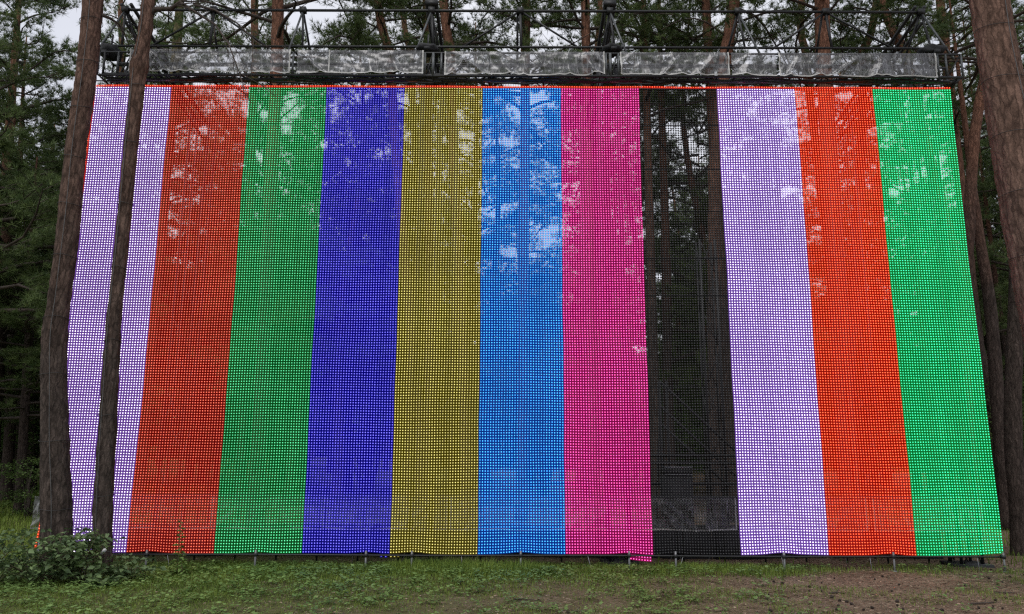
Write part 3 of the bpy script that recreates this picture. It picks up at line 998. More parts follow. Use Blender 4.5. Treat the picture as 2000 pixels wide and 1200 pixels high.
def trunk_mesh(pts, radii, mat, k=12, rough=0.03, seed=0):
    pts = [Vector(p) for p in pts]
    # resample with a smooth curve
    out_p, out_r = [], []
    for i in range(len(pts) - 1):
        n = max(2, int((pts[i + 1] - pts[i]).length / 0.35))
        p0 = pts[max(0, i - 1)]; p1 = pts[i]; p2 = pts[i + 1]; p3 = pts[min(len(pts) - 1, i + 2)]
        for j in range(n):
            t = j / n
            q = 0.5 * ((2 * p1) + (p2 - p0) * t + (2 * p0 - 5 * p1 + 4 * p2 - p3) * t * t + (3 * p1 - p0 - 3 * p2 + p3) * t ** 3)
            q.z = p1.z + (p2.z - p1.z) * t
            out_p.append(q); out_r.append(radii[i] * (1 - t) + radii[i + 1] * t)
    out_p.append(pts[-1]); out_r.append(radii[-1])
    v, f = tube_arrays(out_p, out_r, k, True)
    v2 = v.copy()
    nr = len(out_p)
    for i in range(nr):
        c = out_p[i]
        for j in range(k):
            q = Vector(v[i * k + j]); d = q - c
            s = 1 + rough * 2 * noise.noise(Vector((q.x * 3, q.y * 3, q.z * 1.2 + seed))) + rough * noise.noise(Vector((q.x * 9, q.y * 9, q.z * 3 + seed)))
            v2[i * k + j] = c + d * s
    return v2, f, out_p, out_r

def pine(pix, Y, label, crown, base_z, top_z, mat='bark_back', group="pines behind the light screen", k=12, seed=0, crown_scale=1.0, lean_keep=0.5):
    """pix: [(px, py, width_px)] from top to bottom of the visible stem"""
    pts = sorted([(P(px, py, Y), pxm(w, Y, py) / 2) for px, py, w in pix], key=lambda t: t[0].z)
    lo, lo_r = pts[0]; hi, hi_r = pts[-1]
    if len(pts) > 1:
        sl_lo = (pts[1][0] - lo).x / max(.3, (pts[1][0] - lo).z)
        sl_hi = (hi - pts[-2][0]).x / max(.3, (hi - pts[-2][0]).z)
    else:
        sl_lo = sl_hi = 0
    sl_lo *= lean_keep; sl_hi *= lean_keep
    P3, R3 = [], []
    if lo.z > 1.2:
        bx = lo.x - sl_lo * lo.z
        zb = gz(bx, Y)
        P3.append(Vector((bx, Y, zb - .15))); R3.append(lo_r * 1.35 + .03)
        P3.append(Vector((bx + sl_lo * .6, Y, zb + .6))); R3.append(lo_r * 1.18)
    elif lo.z > gz(lo.x, Y):
        P3.append(Vector((lo.x, Y, gz(lo.x, Y) - .15))); R3.append(lo_r * 1.12)
    for p, r in pts:
        P3.append(p.copy()); R3.append(r)
    zc = max(base_z, hi.z + .1) if base_z > hi.z else None
    top = Vector((hi.x + sl_hi * (top_z - hi.z), Y, top_z))
    mid = hi.lerp(top, .5)
    if mid.z > hi.z + .5:
        P3.append(mid); R3.append(hi_r * .62)
    P3.append(top); R3.append(.02)
    base = P3[0].copy(); base.z += .15
    root = empty("pine_tree", base, label, "pine", group)
    v, f, cp, cr = trunk_mesh([p - base for p in P3], R3, None, k, .05, seed)
    link("trunk", mesh_np("trunk", v, f, [M[mat]], None, True), root)
    if crown is not None:
        # position of the stem at the crown base
        zs = [p.z for p in cp]
        i = min(range(len(zs)), key=lambda q: abs(zs[q] + base.z - base_z))
        c = link("crown", crown, root, cp[i])
        hgt = (top_z - base_z) / (12.0 if crown is CROWN_LOW else 10.0)
        c.scale = (crown_scale, crown_scale, hgt)
        c.rotation_euler = (0, math.atan2(top.x - (cp[i].x + base.x), top_z - base_z), 0)
        c.rotation_euler = (Matrix.Rotation(c.rotation_euler[1], 3, 'Y') @ Matrix.Rotation(seed * 1.7, 3, 'Z')).to_euler()
        c["kind"] = "stuff"
    return root

C_ = CROWNS
BT = [
 ([(236, 0, 9), (240, 100, 10)], 27, C_[1], 9.0, 22, 'bark_back', "thin pine rising between the big leaning trunk and the slim trunk"),
 ([(352, 0, 15), (345, 100, 18)], 24, C_[0], 9.5, 21, 'bark_moss', "mossy pine behind the leftmost plastic sheet"),
 ([(497, 0, 14), (500, 100, 15)], 26, C_[3], 10.5, 23, 'bark_back', "pine just left of the straight red trunk above the green bar"),
 ([(543, 0, 22), (542, 100, 24)], 19.5, C_[2], 12.5, 23, 'bark_back', "straight reddish pine above the boundary of red and green bars"),
 ([(736, 0, 16), (762, 100, 18)], 22, C_[4], 12.5, 22, 'bark_back', "pine leaning left above the blue bar"),
 ([(787, 20, 10), (803, 100, 12)], 28, C_[1], 10.5, 21, 'bark_back', "thin pine above the boundary of blue and yellow bars"),
 ([(832, 0, 14), (837, 100, 15)], 24, C_[3], 12.0, 23, 'bark_back', "pine right behind the left inner mast of the gantry"),
 ([(866, 0, 17), (880, 100, 18)], 21, C_[0], 12.8, 22, 'bark_back', "orange-barked pine right of the left inner mast"),
 ([(1028, 0, 17), (1026, 100, 18)], 22, C_[2], 11.0, 22, 'bark_back', "pine behind the gantry's central post"),
 ([(1143, 0, 17), (1145, 100, 18)], 21, C_[4], 13.0, 23, 'bark_back', "upright pine left of the right inner mast"),
 ([(1172, 0, 11), (1166, 100, 12)], 26, C_[1], 11.0, 22, 'bark_back', "thin pine close to the right inner mast"),
 ([(1186, 0, 11), (1184, 100, 12)], 30, C_[0], 12.0, 22, 'bark_back', "far thin pine hidden behind the right inner mast"),
 ([(1378, 0, 16), (1384, 100, 18)], 22, C_[3], 11.5, 22, 'bark_back', "pine above the unlit bar with a side branch"),
 ([(1434, 0, 22), (1418, 100, 25), (1396, 330, 26)], 20, C_[4], 13.0, 23, 'bark_back', "thick pine above the boundary of unlit and pale bars"),
 ([(1566, 0, 14), (1563, 50, 14), (1573, 100, 15)], 25, C_[2], 10.5, 22, 'bark_back', "curved pine left of the thick trunk above the orange-red bar"),
 ([(1605, 0, 27), (1607, 100, 29)], 18.6, C_[0], 12.8, 22, 'bark_back', "thick straight pine above the orange-red bar"),
 ([(1712, 0, 14), (1686, 100, 16)], 24, C_[1], 11.5, 22, 'bark_back', "pine leaning right behind the gantry's diagonal beam"),
 ([(1720, 0, 15), (1768, 100, 18)], 22, C_[3], 12.0, 21, 'bark_back', "strongly left-leaning pine behind the gantry's diagonal beam"),
 ([(1836, 0, 16), (1846, 100, 18)], 23, C_[4], 11.0, 22, 'bark_back', "pine above the gantry's right end"),
 ([(1262, 170, 15), (1270, 500, 17)], 22, C_[2], 11.0, 21, 'bark_back', "pine seen through the left side of the unlit bar"),
 ([(1302, 560, 19), (1304, 760, 20)], 25, C_[1], 12.0, 22, 'bark_back', "pine seen through the middle of the unlit bar"),
 ([(1930, 120, 19), (1908, 230, 19), (1898, 330, 20), (1891, 480, 21), (1880, 640, 22)], 19, C_[0], 12.0, 21, 'bark_back', "pine crossing behind the right edge of the screen"),
 ([(1902, 380, 14), (1916, 480, 18), (1934, 600, 22), (1950, 800, 26), (1958, 900, 28)], 20, None, 10.0, 15, 'bark_back', "pine just right of the screen's lower right edge"),
 ([(1946, 560, 9), (1962, 680, 10), (1970, 800, 11)], 27, C_[3], 11.0, 19, 'bark_back', "thin pale pine between two darker trunks at right"),
 ([(1986, 400, 24), (1984, 600, 27), (1979, 850, 31), (1992, 1000, 35), (1994, 1085, 38)], 15.2, C_[3], 9.5, 18, 'bark_back', "dark pine at the right border, behind the flaky trunk"),
]
for i, (pix, Y, cr, bz_, tz, mt, lab) in enumerate(BT):
    keep = 0.35 if len(pix) == 2 else 0.3
    pine(pix, Y, lab, cr, bz_, tz, mt, seed=i + 1, lean_keep=keep, crown_scale=1.0 if i % 3 else 1.1)

# pines with low crowns at the left border
LP = [([(-70, 0, 30), (-60, 400, 34)], 19.0, 5.0, 18, "low-crowned pine at the left border, its boughs reaching in"),
      ([(28, 500, 16), (30, 600, 17)], 25, 4.5, 16.5, "low-crowned pine left of the big leaning trunk"),
      ([(95, 400, 15), (92, 500, 16)], 29, 4.0, 15.0, "low-crowned pine behind the big leaning trunk"),
      ([(130, 400, 14), (130, 500, 15)], 27, 4.0, 14.5, "short low-crowned pine close by the big leaning trunk"),
      ([(15, 300, 18), (14, 450, 19)], 23, 5.0, 21.0, "tall pine at the left border with boughs against the sky"),
      ([(60, 500, 13), (60, 600, 14)], 21.5, 2.6, 10.5, "young low pine between the left border and the big leaning trunk")]
for i, (pix, Y, bz_, tz, lab) in enumerate(LP):
    pine(pix, Y, lab, CROWN_LOW, bz_, tz, 'bark_back', seed=40 + i, crown_scale=1.05, group="low-crowned pines at the left")
# right border
pine([(2075, 300, 22), (2075, 500, 24)], 24, "low-crowned pine beyond the right border", CROWN_LOW, 4.5, 19, 'bark_back', seed=50, group="low-crowned pines at the right")
pine([(1935, 700, 13), (1937, 800, 14)], 33, "low-crowned pine far behind the right edge of the screen", CROWN_LOW, 4.0, 17, 'bark_back', seed=51, group="low-crowned pines at the right")

# deeper forest: pines one cannot tell apart
rngF = random.Random(21)
fill = []
for row, Y in enumerate((27, 31, 35, 39.5, 44, 49, 55, 62)):
    hw = Y * 0.75 + 3
    n = int(2 * hw / (3.7 + row * .25))
    for i in range(n):
        x = -hw + (i + rngF.uniform(.1, .9)) * 2 * hw / n
        y = Y + rngF.uniform(-1.6, 1.6)
        fill.append((x, y))
for px_, Y_ in ((300, 27), (600, 27), (690, 29), (925, 27)):
    fill.append((P(px_, 300, Y_).x, Y_))
NEARFILL = len(fill) - 4
TR = []
for s in range(4):
    pts = [(0, 0, -.3), (.05, 0, .8), (rngF.uniform(-.3, .3), 0, 7), (rngF.uniform(-.5, .5), 0, 14), (0, 0, 20)]
    v, f, cp, cr = trunk_mesh(pts, [.24, .19, .15, .10, .02], None, 9, .05, s)
    TR.append(mesh_np("trunk", v, f, [M['bark_back']], None, True))
for i, (x, y) in enumerate(fill):
    ang = x / y
    sc = rngF.uniform(.72, .98)
    if -0.66 < ang < -0.54:
        sc *= .66                       # leave the sky gap at upper left
    base = Vector((x, y, gz(x, y)))
    root = empty("pine_tree", base, "tall pine deep in the forest behind the light screen", "pine", "pines deep in the forest")
    t = link("trunk", TR[i % 4], root); t.scale = (1, 1, sc)
    lowc = rngF.random() < .6 or i >= NEARFILL
    cm = CROWN_LOW if lowc else CROWNS[i % 5]
    bz_ = (5.0 if lowc else 8.5) * sc
    c = link("crown", cm, root, (0, 0, bz_))
    c.scale = (rngF.uniform(.85, 1.1),) * 2 + ((20 * sc - bz_) / (12 if lowc else 10),)
    c.rotation_euler = (0, 0, rngF.uniform(0, 6.28))
    c["kind"] = "stuff"

# understory broadleaf trees and bushes
def bush_mesh(seed, w, h, n_clump, per, leaf, zlow=0.05, stems=7):
    rng = np.random.default_rng(seed)
    g = Geo()
    cl = []
    while len(cl) < n_clump:
        p = rng.uniform(-1, 1, 3)
        rr_ = np.linalg.norm(p)
        if rr_ < 1 and rr_ > .35:
            cl.append(p)
    cl = np.array(cl)
    if leaf < .12 and h < 1:
        cl = cl * rng.uniform(.75, 1.4, (n_clump, 1)); cl[:, 2] = np.maximum(cl[:, 2], -.98)
    C = np.stack([cl[:, 0] * w / 2, cl[:, 1] * w / 2, (cl[:, 2] * .5 + .5) * h * (1 - zlow) + h * zlow], -1)
    for k in range(stems):
        e = C[k % len(C)]
        g.tube([(e[0] * .08, e[1] * .08, -.1), (e[0] * .4, e[1] * .4, e[2] * .5), tuple(e)], [.03 * h / 3 + .006, .02 * h / 3 + .004, .004], 5, 0, .5, False)
    # flat layered sprays
    pos = C[:, None, :] + rng.normal(0, 1, (n_clump, per, 3)) * np.array([w * .09, w * .09, h * .025])
    pos = pos.reshape(-1, 3); pos[:, 2] = np.maximum(pos[:, 2], .02)
    sh = np.repeat(np.clip(rng.normal(.45, .22, n_clump), 0, 1), per)
    n = len(pos)
    az = rng.uniform(0, 2 * math.pi, n)
    d = unit(np.stack([np.cos(az), np.sin(az), rng.normal(-.15, .3, n)], -1))
    up = unit(np.array([0, 0, 1.0]) + rng.normal(0, .35, (n, 3)))
    s = unit(np.cross(d, up))
    L = leaf * rng.uniform(.6, 1.3, n)[:, None]
    up2 = np.cross(s, d)
    b0 = pos; tip = pos + d * L - up2 * L * .12
    m1 = pos + d * L * .45 + s * L * .32 + up2 * L * .10
    m2 = pos + d * L * .45 - s * L * .32 + up2 * L * .10
    V = np.stack([b0, m1, tip, m2], 1).reshape(-1, 3)
    i0 = np.arange(n)[:, None] * 4
    F = np.concatenate([i0 + [0, 1, 2], i0 + [0, 2, 3]])
    A = np.repeat(np.clip(sh + rng.normal(0, .15, n), 0, 1), 4)
    g.add(V, F, 1, A)
    return g
US = [bush_mesh(201, 5.0, 5.2, 75, 60, .13).mesh("crown", [M['twig'], M['broadleaf']]),
      bush_mesh(202, 4.2, 6.4, 80, 55, .13, .12).mesh("crown", [M['twig'], M['broadleaf']]),
      bush_mesh(203, 3.4, 2.6, 55, 55, .10).mesh("crown", [M['twig'], M['broadleaf']])]
TRU = Geo(); TRU.tube([(0, 0, -.2), (.05, .02, 1.2), (-.04, 0, 2.6), (.02, 0, 4.2)], [.09, .07, .05, .02], 8)
TRU = TRU.mesh("trunk", [M['twig']], True)
def understory(px, Y, kind, sc, label, group="broadleaf undergrowth trees at the forest edge"):
    p = P(px, 900, Y)
    root = empty("understory_tree" if kind < 2 else "forest_bush", (p.x, Y, gz(p.x, Y)), label, "tree" if kind < 2 else "bush", group)
    t = link("trunk", TRU, root); t.scale = (sc, sc, sc * (.5 if kind == 2 else 1))
    c = link("crown", US[kind], root); c.scale = (sc,) * 3; c.rotation_euler = (0, 0, px * .37)
    c["kind"] = "stuff"
understory(10, 30, 1, 1.25, "dark broadleaf tree at the left border beyond the meadow")
understory(100, 31, 0, 1.3, "dark broadleaf tree behind the big leaning trunk")
understory(-60, 26, 0, 1.2, "broadleaf tree half outside the left border")
understory(60, 38, 1, 1.3, "far broadleaf tree beyond the left meadow")
understory(64, 20.5, 2, .62, "light green bush on the meadow right by the big leaning trunk", None)
understory(1965, 27, 2, 1.0, "bush on the forest floor right of the screen")
understory(1945, 23, 2, 1.15, "green bush just right of the screen's lower right edge")
understory(1990, 22, 0, .8, "leafy young tree between the trunks at the right border")
understory(2030, 30, 0, 1.0, "broadleaf tree at the right border")
for j, (px, Y, k, s) in enumerate([(230, 34, 0, 1.2), (420, 30, 1, 1.0), (560, 36, 0, 1.3), (720, 33, 1, 1.1), (900, 36, 0, 1.2), (1060, 32, 1, 1.1),
                                   (1210, 37, 0, 1.2), (1320, 31, 2, 1.3), (1400, 35, 1, 1.1), (1540, 34, 0, 1.2), (1690, 31, 1, 1.0), (1850, 35, 0, 1.2)]):
    understory(px, Y, k, s, "undergrowth tree in the dark forest seen through the light bars" if k < 2 else "undergrowth bush seen through the unlit bar", "undergrowth seen through the light bars")

# far-off wood closing the view
def far_wood():
    rng = np.random.default_rng(9)
    g = Geo()
    n = 110000
    ang = rng.uniform(-1.15, 1.15, n)
    dist = rng.uniform(68, 84, n)
    x = np.sin(ang) * dist; y = np.cos(ang) * dist
    top = 14.5 + 3.0 * np.sin(ang * 23) + 2.5 * np.sin(ang * 57 + 1)
    top = np.where((ang < -.5) & (ang > -.62), top * .6, top)
    z = rng.uniform(0, 1, n) ** 1.15 * top
    pos = np.stack([x, y, z + .5], -1)
    d = unit(rng.normal(0, 1, (n, 3)) * [1, 1, .5])
    s = unit(np.cross(d, rng.normal(0, 1, (n, 3))))
    L = rng.uniform(.5, 1.2, n)[:, None]
    V = np.stack([pos - s * L * .4, pos + s * L * .4, pos + d * L], 1).reshape(-1, 3)
    g.add(V, np.arange(len(V)).reshape(-1, 3), 0, np.repeat(np.clip(rng.normal(.3, .2, n), 0, 1), 3))
    return g.mesh("far_wood", [M['broadleaf']])
tag(link("far_wood", far_wood()), "far-off dark wood closing the view behind the pines", "wood", kind="stuff")

# ------------------------------------------------------------------ three pines in front of the screen
def front_pine(pix, Y, label, mat, top_z, crown, base_z, seed, knots=(), k=72, cs=1.0, fiss=.022):
    pts = sorted([(P(px, py, Y), pxm(w, Y, py) / 2) for px, py, w in pix], key=lambda t: t[0].z)
    lo, hi = pts[0][0], pts[-1][0]
    sl = (hi - pts[-2][0]).x / (hi - pts[-2][0]).z
    P3 = [Vector((lo.x + .02, Y, gz(lo.x, Y) - .2))] + [p for p, r in pts]
    R3 = [pts[0][1] * 1.22] + [r for p, r in pts]
    top = Vector((hi.x + sl * .5 * (top_z - hi.z), Y, top_z))
    P3 += [hi.lerp(top, .5), top]; R3 += [pts[-1][1] * .66, .03]
    base = P3[0].copy(); base.z += .2
    root = empty("pine_tree", base, label, "pine", "pines in front of the light screen")
    # fine rings for bark relief
    out_p, out_r = [], []
    for i in range(len(P3) - 1):
        seg = P3[i + 1].z - P3[i].z
        n = max(2, int(seg / (0.045 if P3[i].z < 10.5 else .3)))
        p0 = P3[max(0, i - 1)]; p1 = P3[i]; p2 = P3[i + 1]; p3 = P3[min(len(P3) - 1, i + 2)]
        for j in range(n):
            t = j / n
            q = 0.5 * ((2 * p1) + (p2 - p0) * t + (2 * p0 - 5 * p1 + 4 * p2 - p3) * t * t + (3 * p1 - p0 - 3 * p2 + p3) * t ** 3)
            q.z = p1.z + seg * t
            out_p.append(q); out_r.append(R3[i] * (1 - t) + R3[i + 1] * t)
    nr = len(out_p)
    V = np.zeros((nr * k, 3))
    for i in range(nr):
        c, r = out_p[i], out_r[i]
        for (kz, kr, kh) in knots:
            r *= 1 + kr * math.exp(-((c.z - kz) / kh) ** 2)
        for j in range(k):
            a = j / k * 2 * math.pi
            ca, sa = math.cos(a), math.sin(a)
            q = Vector((ca * r * 14, sa * r * 14, c.z * 2.2 + seed * 9))
            low_f = max(0.25, 1 - c.z / 9)
            rid = abs(noise.noise(q * 1.6)) * 1.6
            pl = noise.noise(Vector((ca * r * 30, sa * r * 30, c.z * 9 + seed)))
            big = noise.noise(Vector((ca * 1.1, sa * 1.1, c.z * .8 + seed * 3)))
            rr_ = r * (1 + .05 * big) + fiss * low_f * (rid - .45) + .013 * pl
            V[i * k + j] = (c.x + ca * rr_ - base.x, c.y + sa * rr_ - base.y, c.z - base.z)
    I = np.arange((nr - 1) * k).reshape(nr - 1, k)
    F = np.stack([I, np.roll(I, -1, 1), np.roll(I, -1, 1) + k, I + k], -1).reshape(-1, 4)
    link("trunk", mesh_np("trunk", V, F, [M[mat]], None, True), root)
    if crown is not None:
        i = min(range(nr), key=lambda q: abs(out_p[q].z - base_z))
        c = link("crown", crown, root, out_p[i] - base)
        c.scale = (cs, cs, (top_z - base_z) / 10)
        c.rotation_euler = (0, 0, seed)
        c["kind"] = "stuff"
    return root, out_p, out_r

def trunk_cable(root_pts, root_r, ang, label, band_z, wob=.01):
    """thin wire stapled along a stem with tie bands round it"""
    base = root_pts[0]
    r_ = empty("trunk_cable", (base.x, base.y - .3, gz(base.x, base.y)), label, "cable", "cables tied to the front trunks")
    pts = []
    for p, r in list(zip(root_pts, root_r))[6::3]:
        if p.z > 11: break
        a = ang + wob * 6 * noise.noise((p.z * .9, ang, 0))
        pts.append((p.x + math.cos(a) * (r * 1.05 + .016), p.y + math.sin(a) * (r * 1.05 + .016), p.z))
    tube_obj("wire", pts, .006, M['wire'], r_, 6)
    for z in band_z:
        i = min(range(len(root_pts)), key=lambda q: abs(root_pts[q].z - z))
        p, r = root_pts[i], root_r[i]
        ring = []
        for j in range(25):
            a = j / 24 * 2 * math.pi
            ring.append((p.x + math.cos(a) * (r * 1.04 + .012), p.y + math.sin(a) * (r * 1.04 + .012), p.z + .015 * math.sin(a * 2 + z)))
        tube_obj("tie_band", ring, .005, M['band'], r_, 5)

A_PIX = [(182, 0, 36), (168, 150, 37), (147, 300, 37), (133, 450, 41), (114, 600, 41), (108, 650, 45), (106, 750, 47), (107, 850, 50), (109, 950, 53), (110, 1045, 56), (109, 1100, 60)]
rA, pA, qA = front_pine(A_PIX, 12.0, "big reddish-grey pine curving across the screen's left edge", 'bark_big', 19, CROWNS[2], 11.0, 1)
trunk_cable(pA, qA, -1.35, "thin cable tied up the big leaning trunk at left", [1.0, 2.0, 3.0, 3.9, 4.9, 5.8, 6.6, 7.5, 8.3, 9.1])
B_PIX = [(290, 0, 24), (284, 60, 24), (272, 130, 27), (265, 200, 27), (254, 300, 25.5), (240, 450, 25), (225, 600, 26), (221, 650, 28), (212, 800, 32), (203, 950, 34), (200, 1050, 35), (199, 1105, 37)]
zk = P(272, 130, 12.25).z
zk2 = P(284, 55, 12.25).z
rB, pB, qB = front_pine(B_PIX, 12.25, "slim pine in front of the left lavender bar", 'bark_big', 17, CROWNS[3], 11.2, 2,
                        knots=((zk, .30, .16), (zk2, .14, .1)), k=56)
trunk_cable(pB, qB, -1.75, "thin cable tied up the slim trunk at left", [1.2, 2.4, 3.6, 4.8, 5.9, 7.0, 8.0])
C_PIX = [(1932, 0, 66), (1946, 90, 70), (1962, 180, 74), (1984, 300, 80), (2004, 420, 84), (2028, 540, 86), (2058, 700, 90), (2085, 900, 96), (2098, 1100, 104), (2100, 1160, 110)]
rC, pC, qC = front_pine(C_PIX, 10.6, "thick flaky-barked pine at the right border leaning out of frame", 'bark_flaky', 18, CROWNS[0], 10.8, 3, k=110, fiss=.022)
trunk_cable(pC, qC, -1.45, "thin cable tied up the thick flaky trunk at right", [4.6, 5.5, 6.4, 7.3, 8.1, 8.9])

# branch stubs and boughs of the slim pine reaching right at the top, bare twigs
def bough(root, pts, r0, seed, ntw=9):
    rng = random.Random(seed)
    g = Geo()
    pts = [Vector(p) - Vector(root.location) for p in pts]
    n = len(pts)
    g.tube(pts, [r0 * (1 - .8 * i / (n - 1)) for i in range(n)], 7)
    for k in range(ntw):
        i = rng.randrange(1, n - 1)
        p = pts[i].lerp(pts[i + 1], rng.random())
        d = (pts[i + 1] - pts[i]).normalized()
        e = p + (d + Vector((rng.uniform(-.7, .7), rng.uniform(-.5, .5), rng.uniform(-1.0, .6)))) * rng.uniform(.25, .7)
        m = p.lerp(e, .5) + Vector((0, 0, rng.uniform(-.05, .1)))
        g.tube([p, m, e], [r0 * .32, r0 * .2, r0 * .08], 4)
        for q in range(2):
            e2 = m.lerp(e, rng.random()) + Vector((rng.uniform(-.2, .3), rng.uniform(-.2, .2), rng.uniform(-.3, .15)))
            g.tube([m, m.lerp(e2, .5), e2], [r0 * .18, r0 * .12, r0 * .05], 3)
    link("bough", g.mesh("bough", [M['twig']], True), root)
YBb = 12.25
bough(rB, [P(288, 38, YBb), P(303, 18, YBb), P(335, 17, YBb - .1), P(352, 4, YBb - .2), P(385, -12, YBb - .3), P(430, -25, YBb - .3)], .055, 1, 8)
bough(rB, [P(352, 4, YBb - .2), P(378, 22, YBb - .3), P(420, 48, YBb - .4), P(446, 85, YBb - .5), P(462, 128, YBb - .5), P(470, 150, YBb - .5)], .026, 2, 9)
bough(rB, [P(380, 10, YBb - .3), P(420, 20, YBb - .4), P(462, 45, YBb - .4), P(500, 82, YBb - .5), P(530, 96, YBb - .5)], .022, 3, 8)
bough(rA, [P(199, 30, 12), P(215, 36, 12.2), P(232, 47, 12.4), P(243, 66, 12.5), P(252, 90, 12.6)], .03, 4, 4)

# small white lamp at the foot of the slim trunk
lm = P(203, 1077, 11.98)
lamp = empty("small_lamp", lm, "small white tube lamp strapped near the foot of the slim trunk", "lamp")
g = Geo(); g.tube([(-.035, 0, -.045), (0.0, -.01, .0), (.035, -.02, .04)], [.022, .026, .024], 10)
link("lamp_body", g.mesh("lamp_body", [M['white_lamp']], True), lamp)
g = Geo(); g.tube([(-.04, 0, -.05), (-.05, .0, -.1), (-.055, .02, -.2)], [.008, .007, .006], 6)
link("lamp_cord", g.mesh("lamp_cord", [M['cord']], True), lamp)
g = Geo(); g.tube([(-.12, .06, -.005), (-.04, 0.0, -.01), (.04, .0, -.01), (.14, .08, -.005)], [.006] * 4, 6)
link("lamp_strap", g.mesh("lamp_strap", [M['band']], True), lamp)

# ------------------------------------------------------------------ shrubs and weeds in front
def shrub(x, y, w, h, n_clump, per, leaf, seed, label, depth=None, group="leafy shrubs at the foot of the left trunks"):
    g = bush_mesh(seed, w, h, n_clump, per, leaf, .02, 26)
    root = empty("leafy_shrub", (x, y, gz(x, y)), label, "shrub", group)
    o = link("foliage", g.mesh("foliage", [M['stem'], M['shrub_leaf']]), root)
    if depth: o.scale = (1, depth / w, 1)
    o["kind"] = "stuff"
    return root
q = P(30, 1090, 11.4)
shrub(P(-25, 1090, 11.3).x, 11.3, 1.8, .74, 60, 15, .10, 301, "broad-leaved shrub at the left border in front of the meadow", 1.3)
shrub(P(82, 1090, 11.35).x, 11.35, 1.3, .74, 52, 15, .10, 302, "broad-leaved shrub at the foot of the big leaning trunk", 1.0)
shrub(P(155, 1085, 11.5).x, 11.5, .85, .74, 36, 15, .10, 303, "broad-leaved shrub between the two left trunks", .7)
shrub(P(255, 1105, 12.0).x, 12.0, .95, .36, 26, 15, .095, 304, "low broad-leaved shrub right of the slim trunk", .6)
shrub(P(200, 1118, 11.3).x, 11.3, .45, .16, 12, 12, .11, 305, "small light green plant under the slim trunk", .4)

def tall_weed(px, Y, h, label, seed, nleaf=26):
    rng = random.Random(seed)
    b = P(px, 1100, Y)
    b = Vector((b.x, Y, gz(b.x, Y)))
    root = empty("tall_weed", b, label, "weed", "tall weeds before the light bars")
    g = Geo()
    pts = [Vector((0, 0, -.03)), Vector((.02, 0, h * .4)), Vector((-.01, .01, h * .75)), Vector((.03, 0, h))]
    g.tube(pts, [.007, .006, .004, .002], 5)
    link("stem", g.mesh("stem", [M['stem']], True), root)
    g = Geo()
    for k in range(nleaf):
        t = (k + 1) / nleaf
        p = Vector((.02 * math.sin(t * 3), 0, h * (.12 + .88 * t)))
        a = k * 2.4
        L = (.16 - .10 * t) * rng.uniform(.8, 1.2)
        d = Vector((math.cos(a), math.sin(a), rng.uniform(-.1, .5))).normalized()
        s = d.cross(Vector((0, 0, 1))).normalized()
        up = s.cross(d)
        v = [p, p + d * L * .45 + s * L * .2 + up * .02, p + d * L - Vector((0, 0, L * .25)), p + d * L * .45 - s * L * .2 + up * .02]
        g.add([tuple(q) for q in v], [(0, 1, 2), (0, 2, 3)], 0, rng.uniform(.3, .95))
    o = link("foliage", g.mesh("foliage", [M['weed']]), root); o["kind"] = "stuff"
tall_weed(346, 12.4, .80, "tall thin weed standing before the deep red bar", 1)
tall_weed(354, 12.3, .34, "short leafy weed at the foot of the tall thin weed", 2, 14)
tall_weed(181, 12.0, .72, "tall weed between the two left trunks", 3)

# ------------------------------------------------------------------ grass, weeds, litter
rngG = np.random.default_rng(77)
def vn(x, y, s, o=0.0):
    return np.array([noise.noise((a * s, b * s, o)) for a, b in zip(x, y)])
def gzv(x, y):
    return np.array([gz(a, b) for a, b in zip(x, y)])

def px_of(x, y):
    return 1000 + x * FPX / (y * .985)

def grass_density(x, y):
    px = px_of(x, y)
    d = np.interp(px, [-200, 250, 480, 800, 1050, 1300, 1500, 1650, 2000, 2300], [1.0, 1.0, .92, .62, .50, .36, .22, .10, .06, .06])
    near = np.clip((y - 9.2) / 3.6, 0, 1)                      # thinner close to the camera
    d = d * (.45 + .75 * near)
    band = np.exp(-((y - 12.7) / .45) ** 2)
    d = d + band * np.interp(px, [0, 740, 790, 1040, 1120, 1450, 1560, 1600], [.2, .2, .9, .9, .15, .75, .1, 0])
    n = vn(x, y, .8, 2.0) * .75 + vn(x, y, 2.6, 5.0) * .45
    return np.clip(d + n * .75, 0, 1.2)

def grass_mesh(n, x0, x1, y0, y1, dens, hfun, wid, name, shade_mu=.45):
    x = rngG.uniform(x0, x1, n); y = rngG.uniform(y0, y1, n)
    keep = rngG.uniform(0, 1, n) < dens(x, y)
    x, y = x[keep], y[keep]
    n = len(x)
    z = gzv(x, y)
    h = hfun(x, y) * rngG.uniform(.5, 1.3, n)
    az = rngG.uniform(0, 2 * math.pi, n)
    lean = rngG.uniform(.1, .9, n)
    d = np.stack([np.cos(az), np.sin(az)], -1)
    s = np.stack([-d[:, 1], d[:, 0], np.zeros(n)], -1) * (wid * rngG.uniform(.7, 1.3, n))[:, None]
    b = np.stack([x, y, z - .01], -1)
    mid = b + np.stack([d[:, 0] * h * lean * .3, d[:, 1] * h * lean * .3, h * .62], -1)
    tip = b + np.stack([d[:, 0] * h * lean * .85, d[:, 1] * h * lean * .85, h * (1.05 - lean * .35)], -1)
    V = np.stack([b - s, b + s, mid + s * .7, mid - s * .7, tip], 1).reshape(-1, 3)
    i0 = np.arange(n)[:, None] * 5
    F = np.concatenate([i0 + [0, 1, 2], i0 + [0, 2, 3], i0 + [3, 2, 4]])
    sh = np.clip(rngG.normal(shade_mu, .22, n) + .35 * vn(x, y, 1.5, 9.0), 0, 1)
    return mesh_np(name, V, F, [M['grass']], None, False, np.repeat(sh, 5))

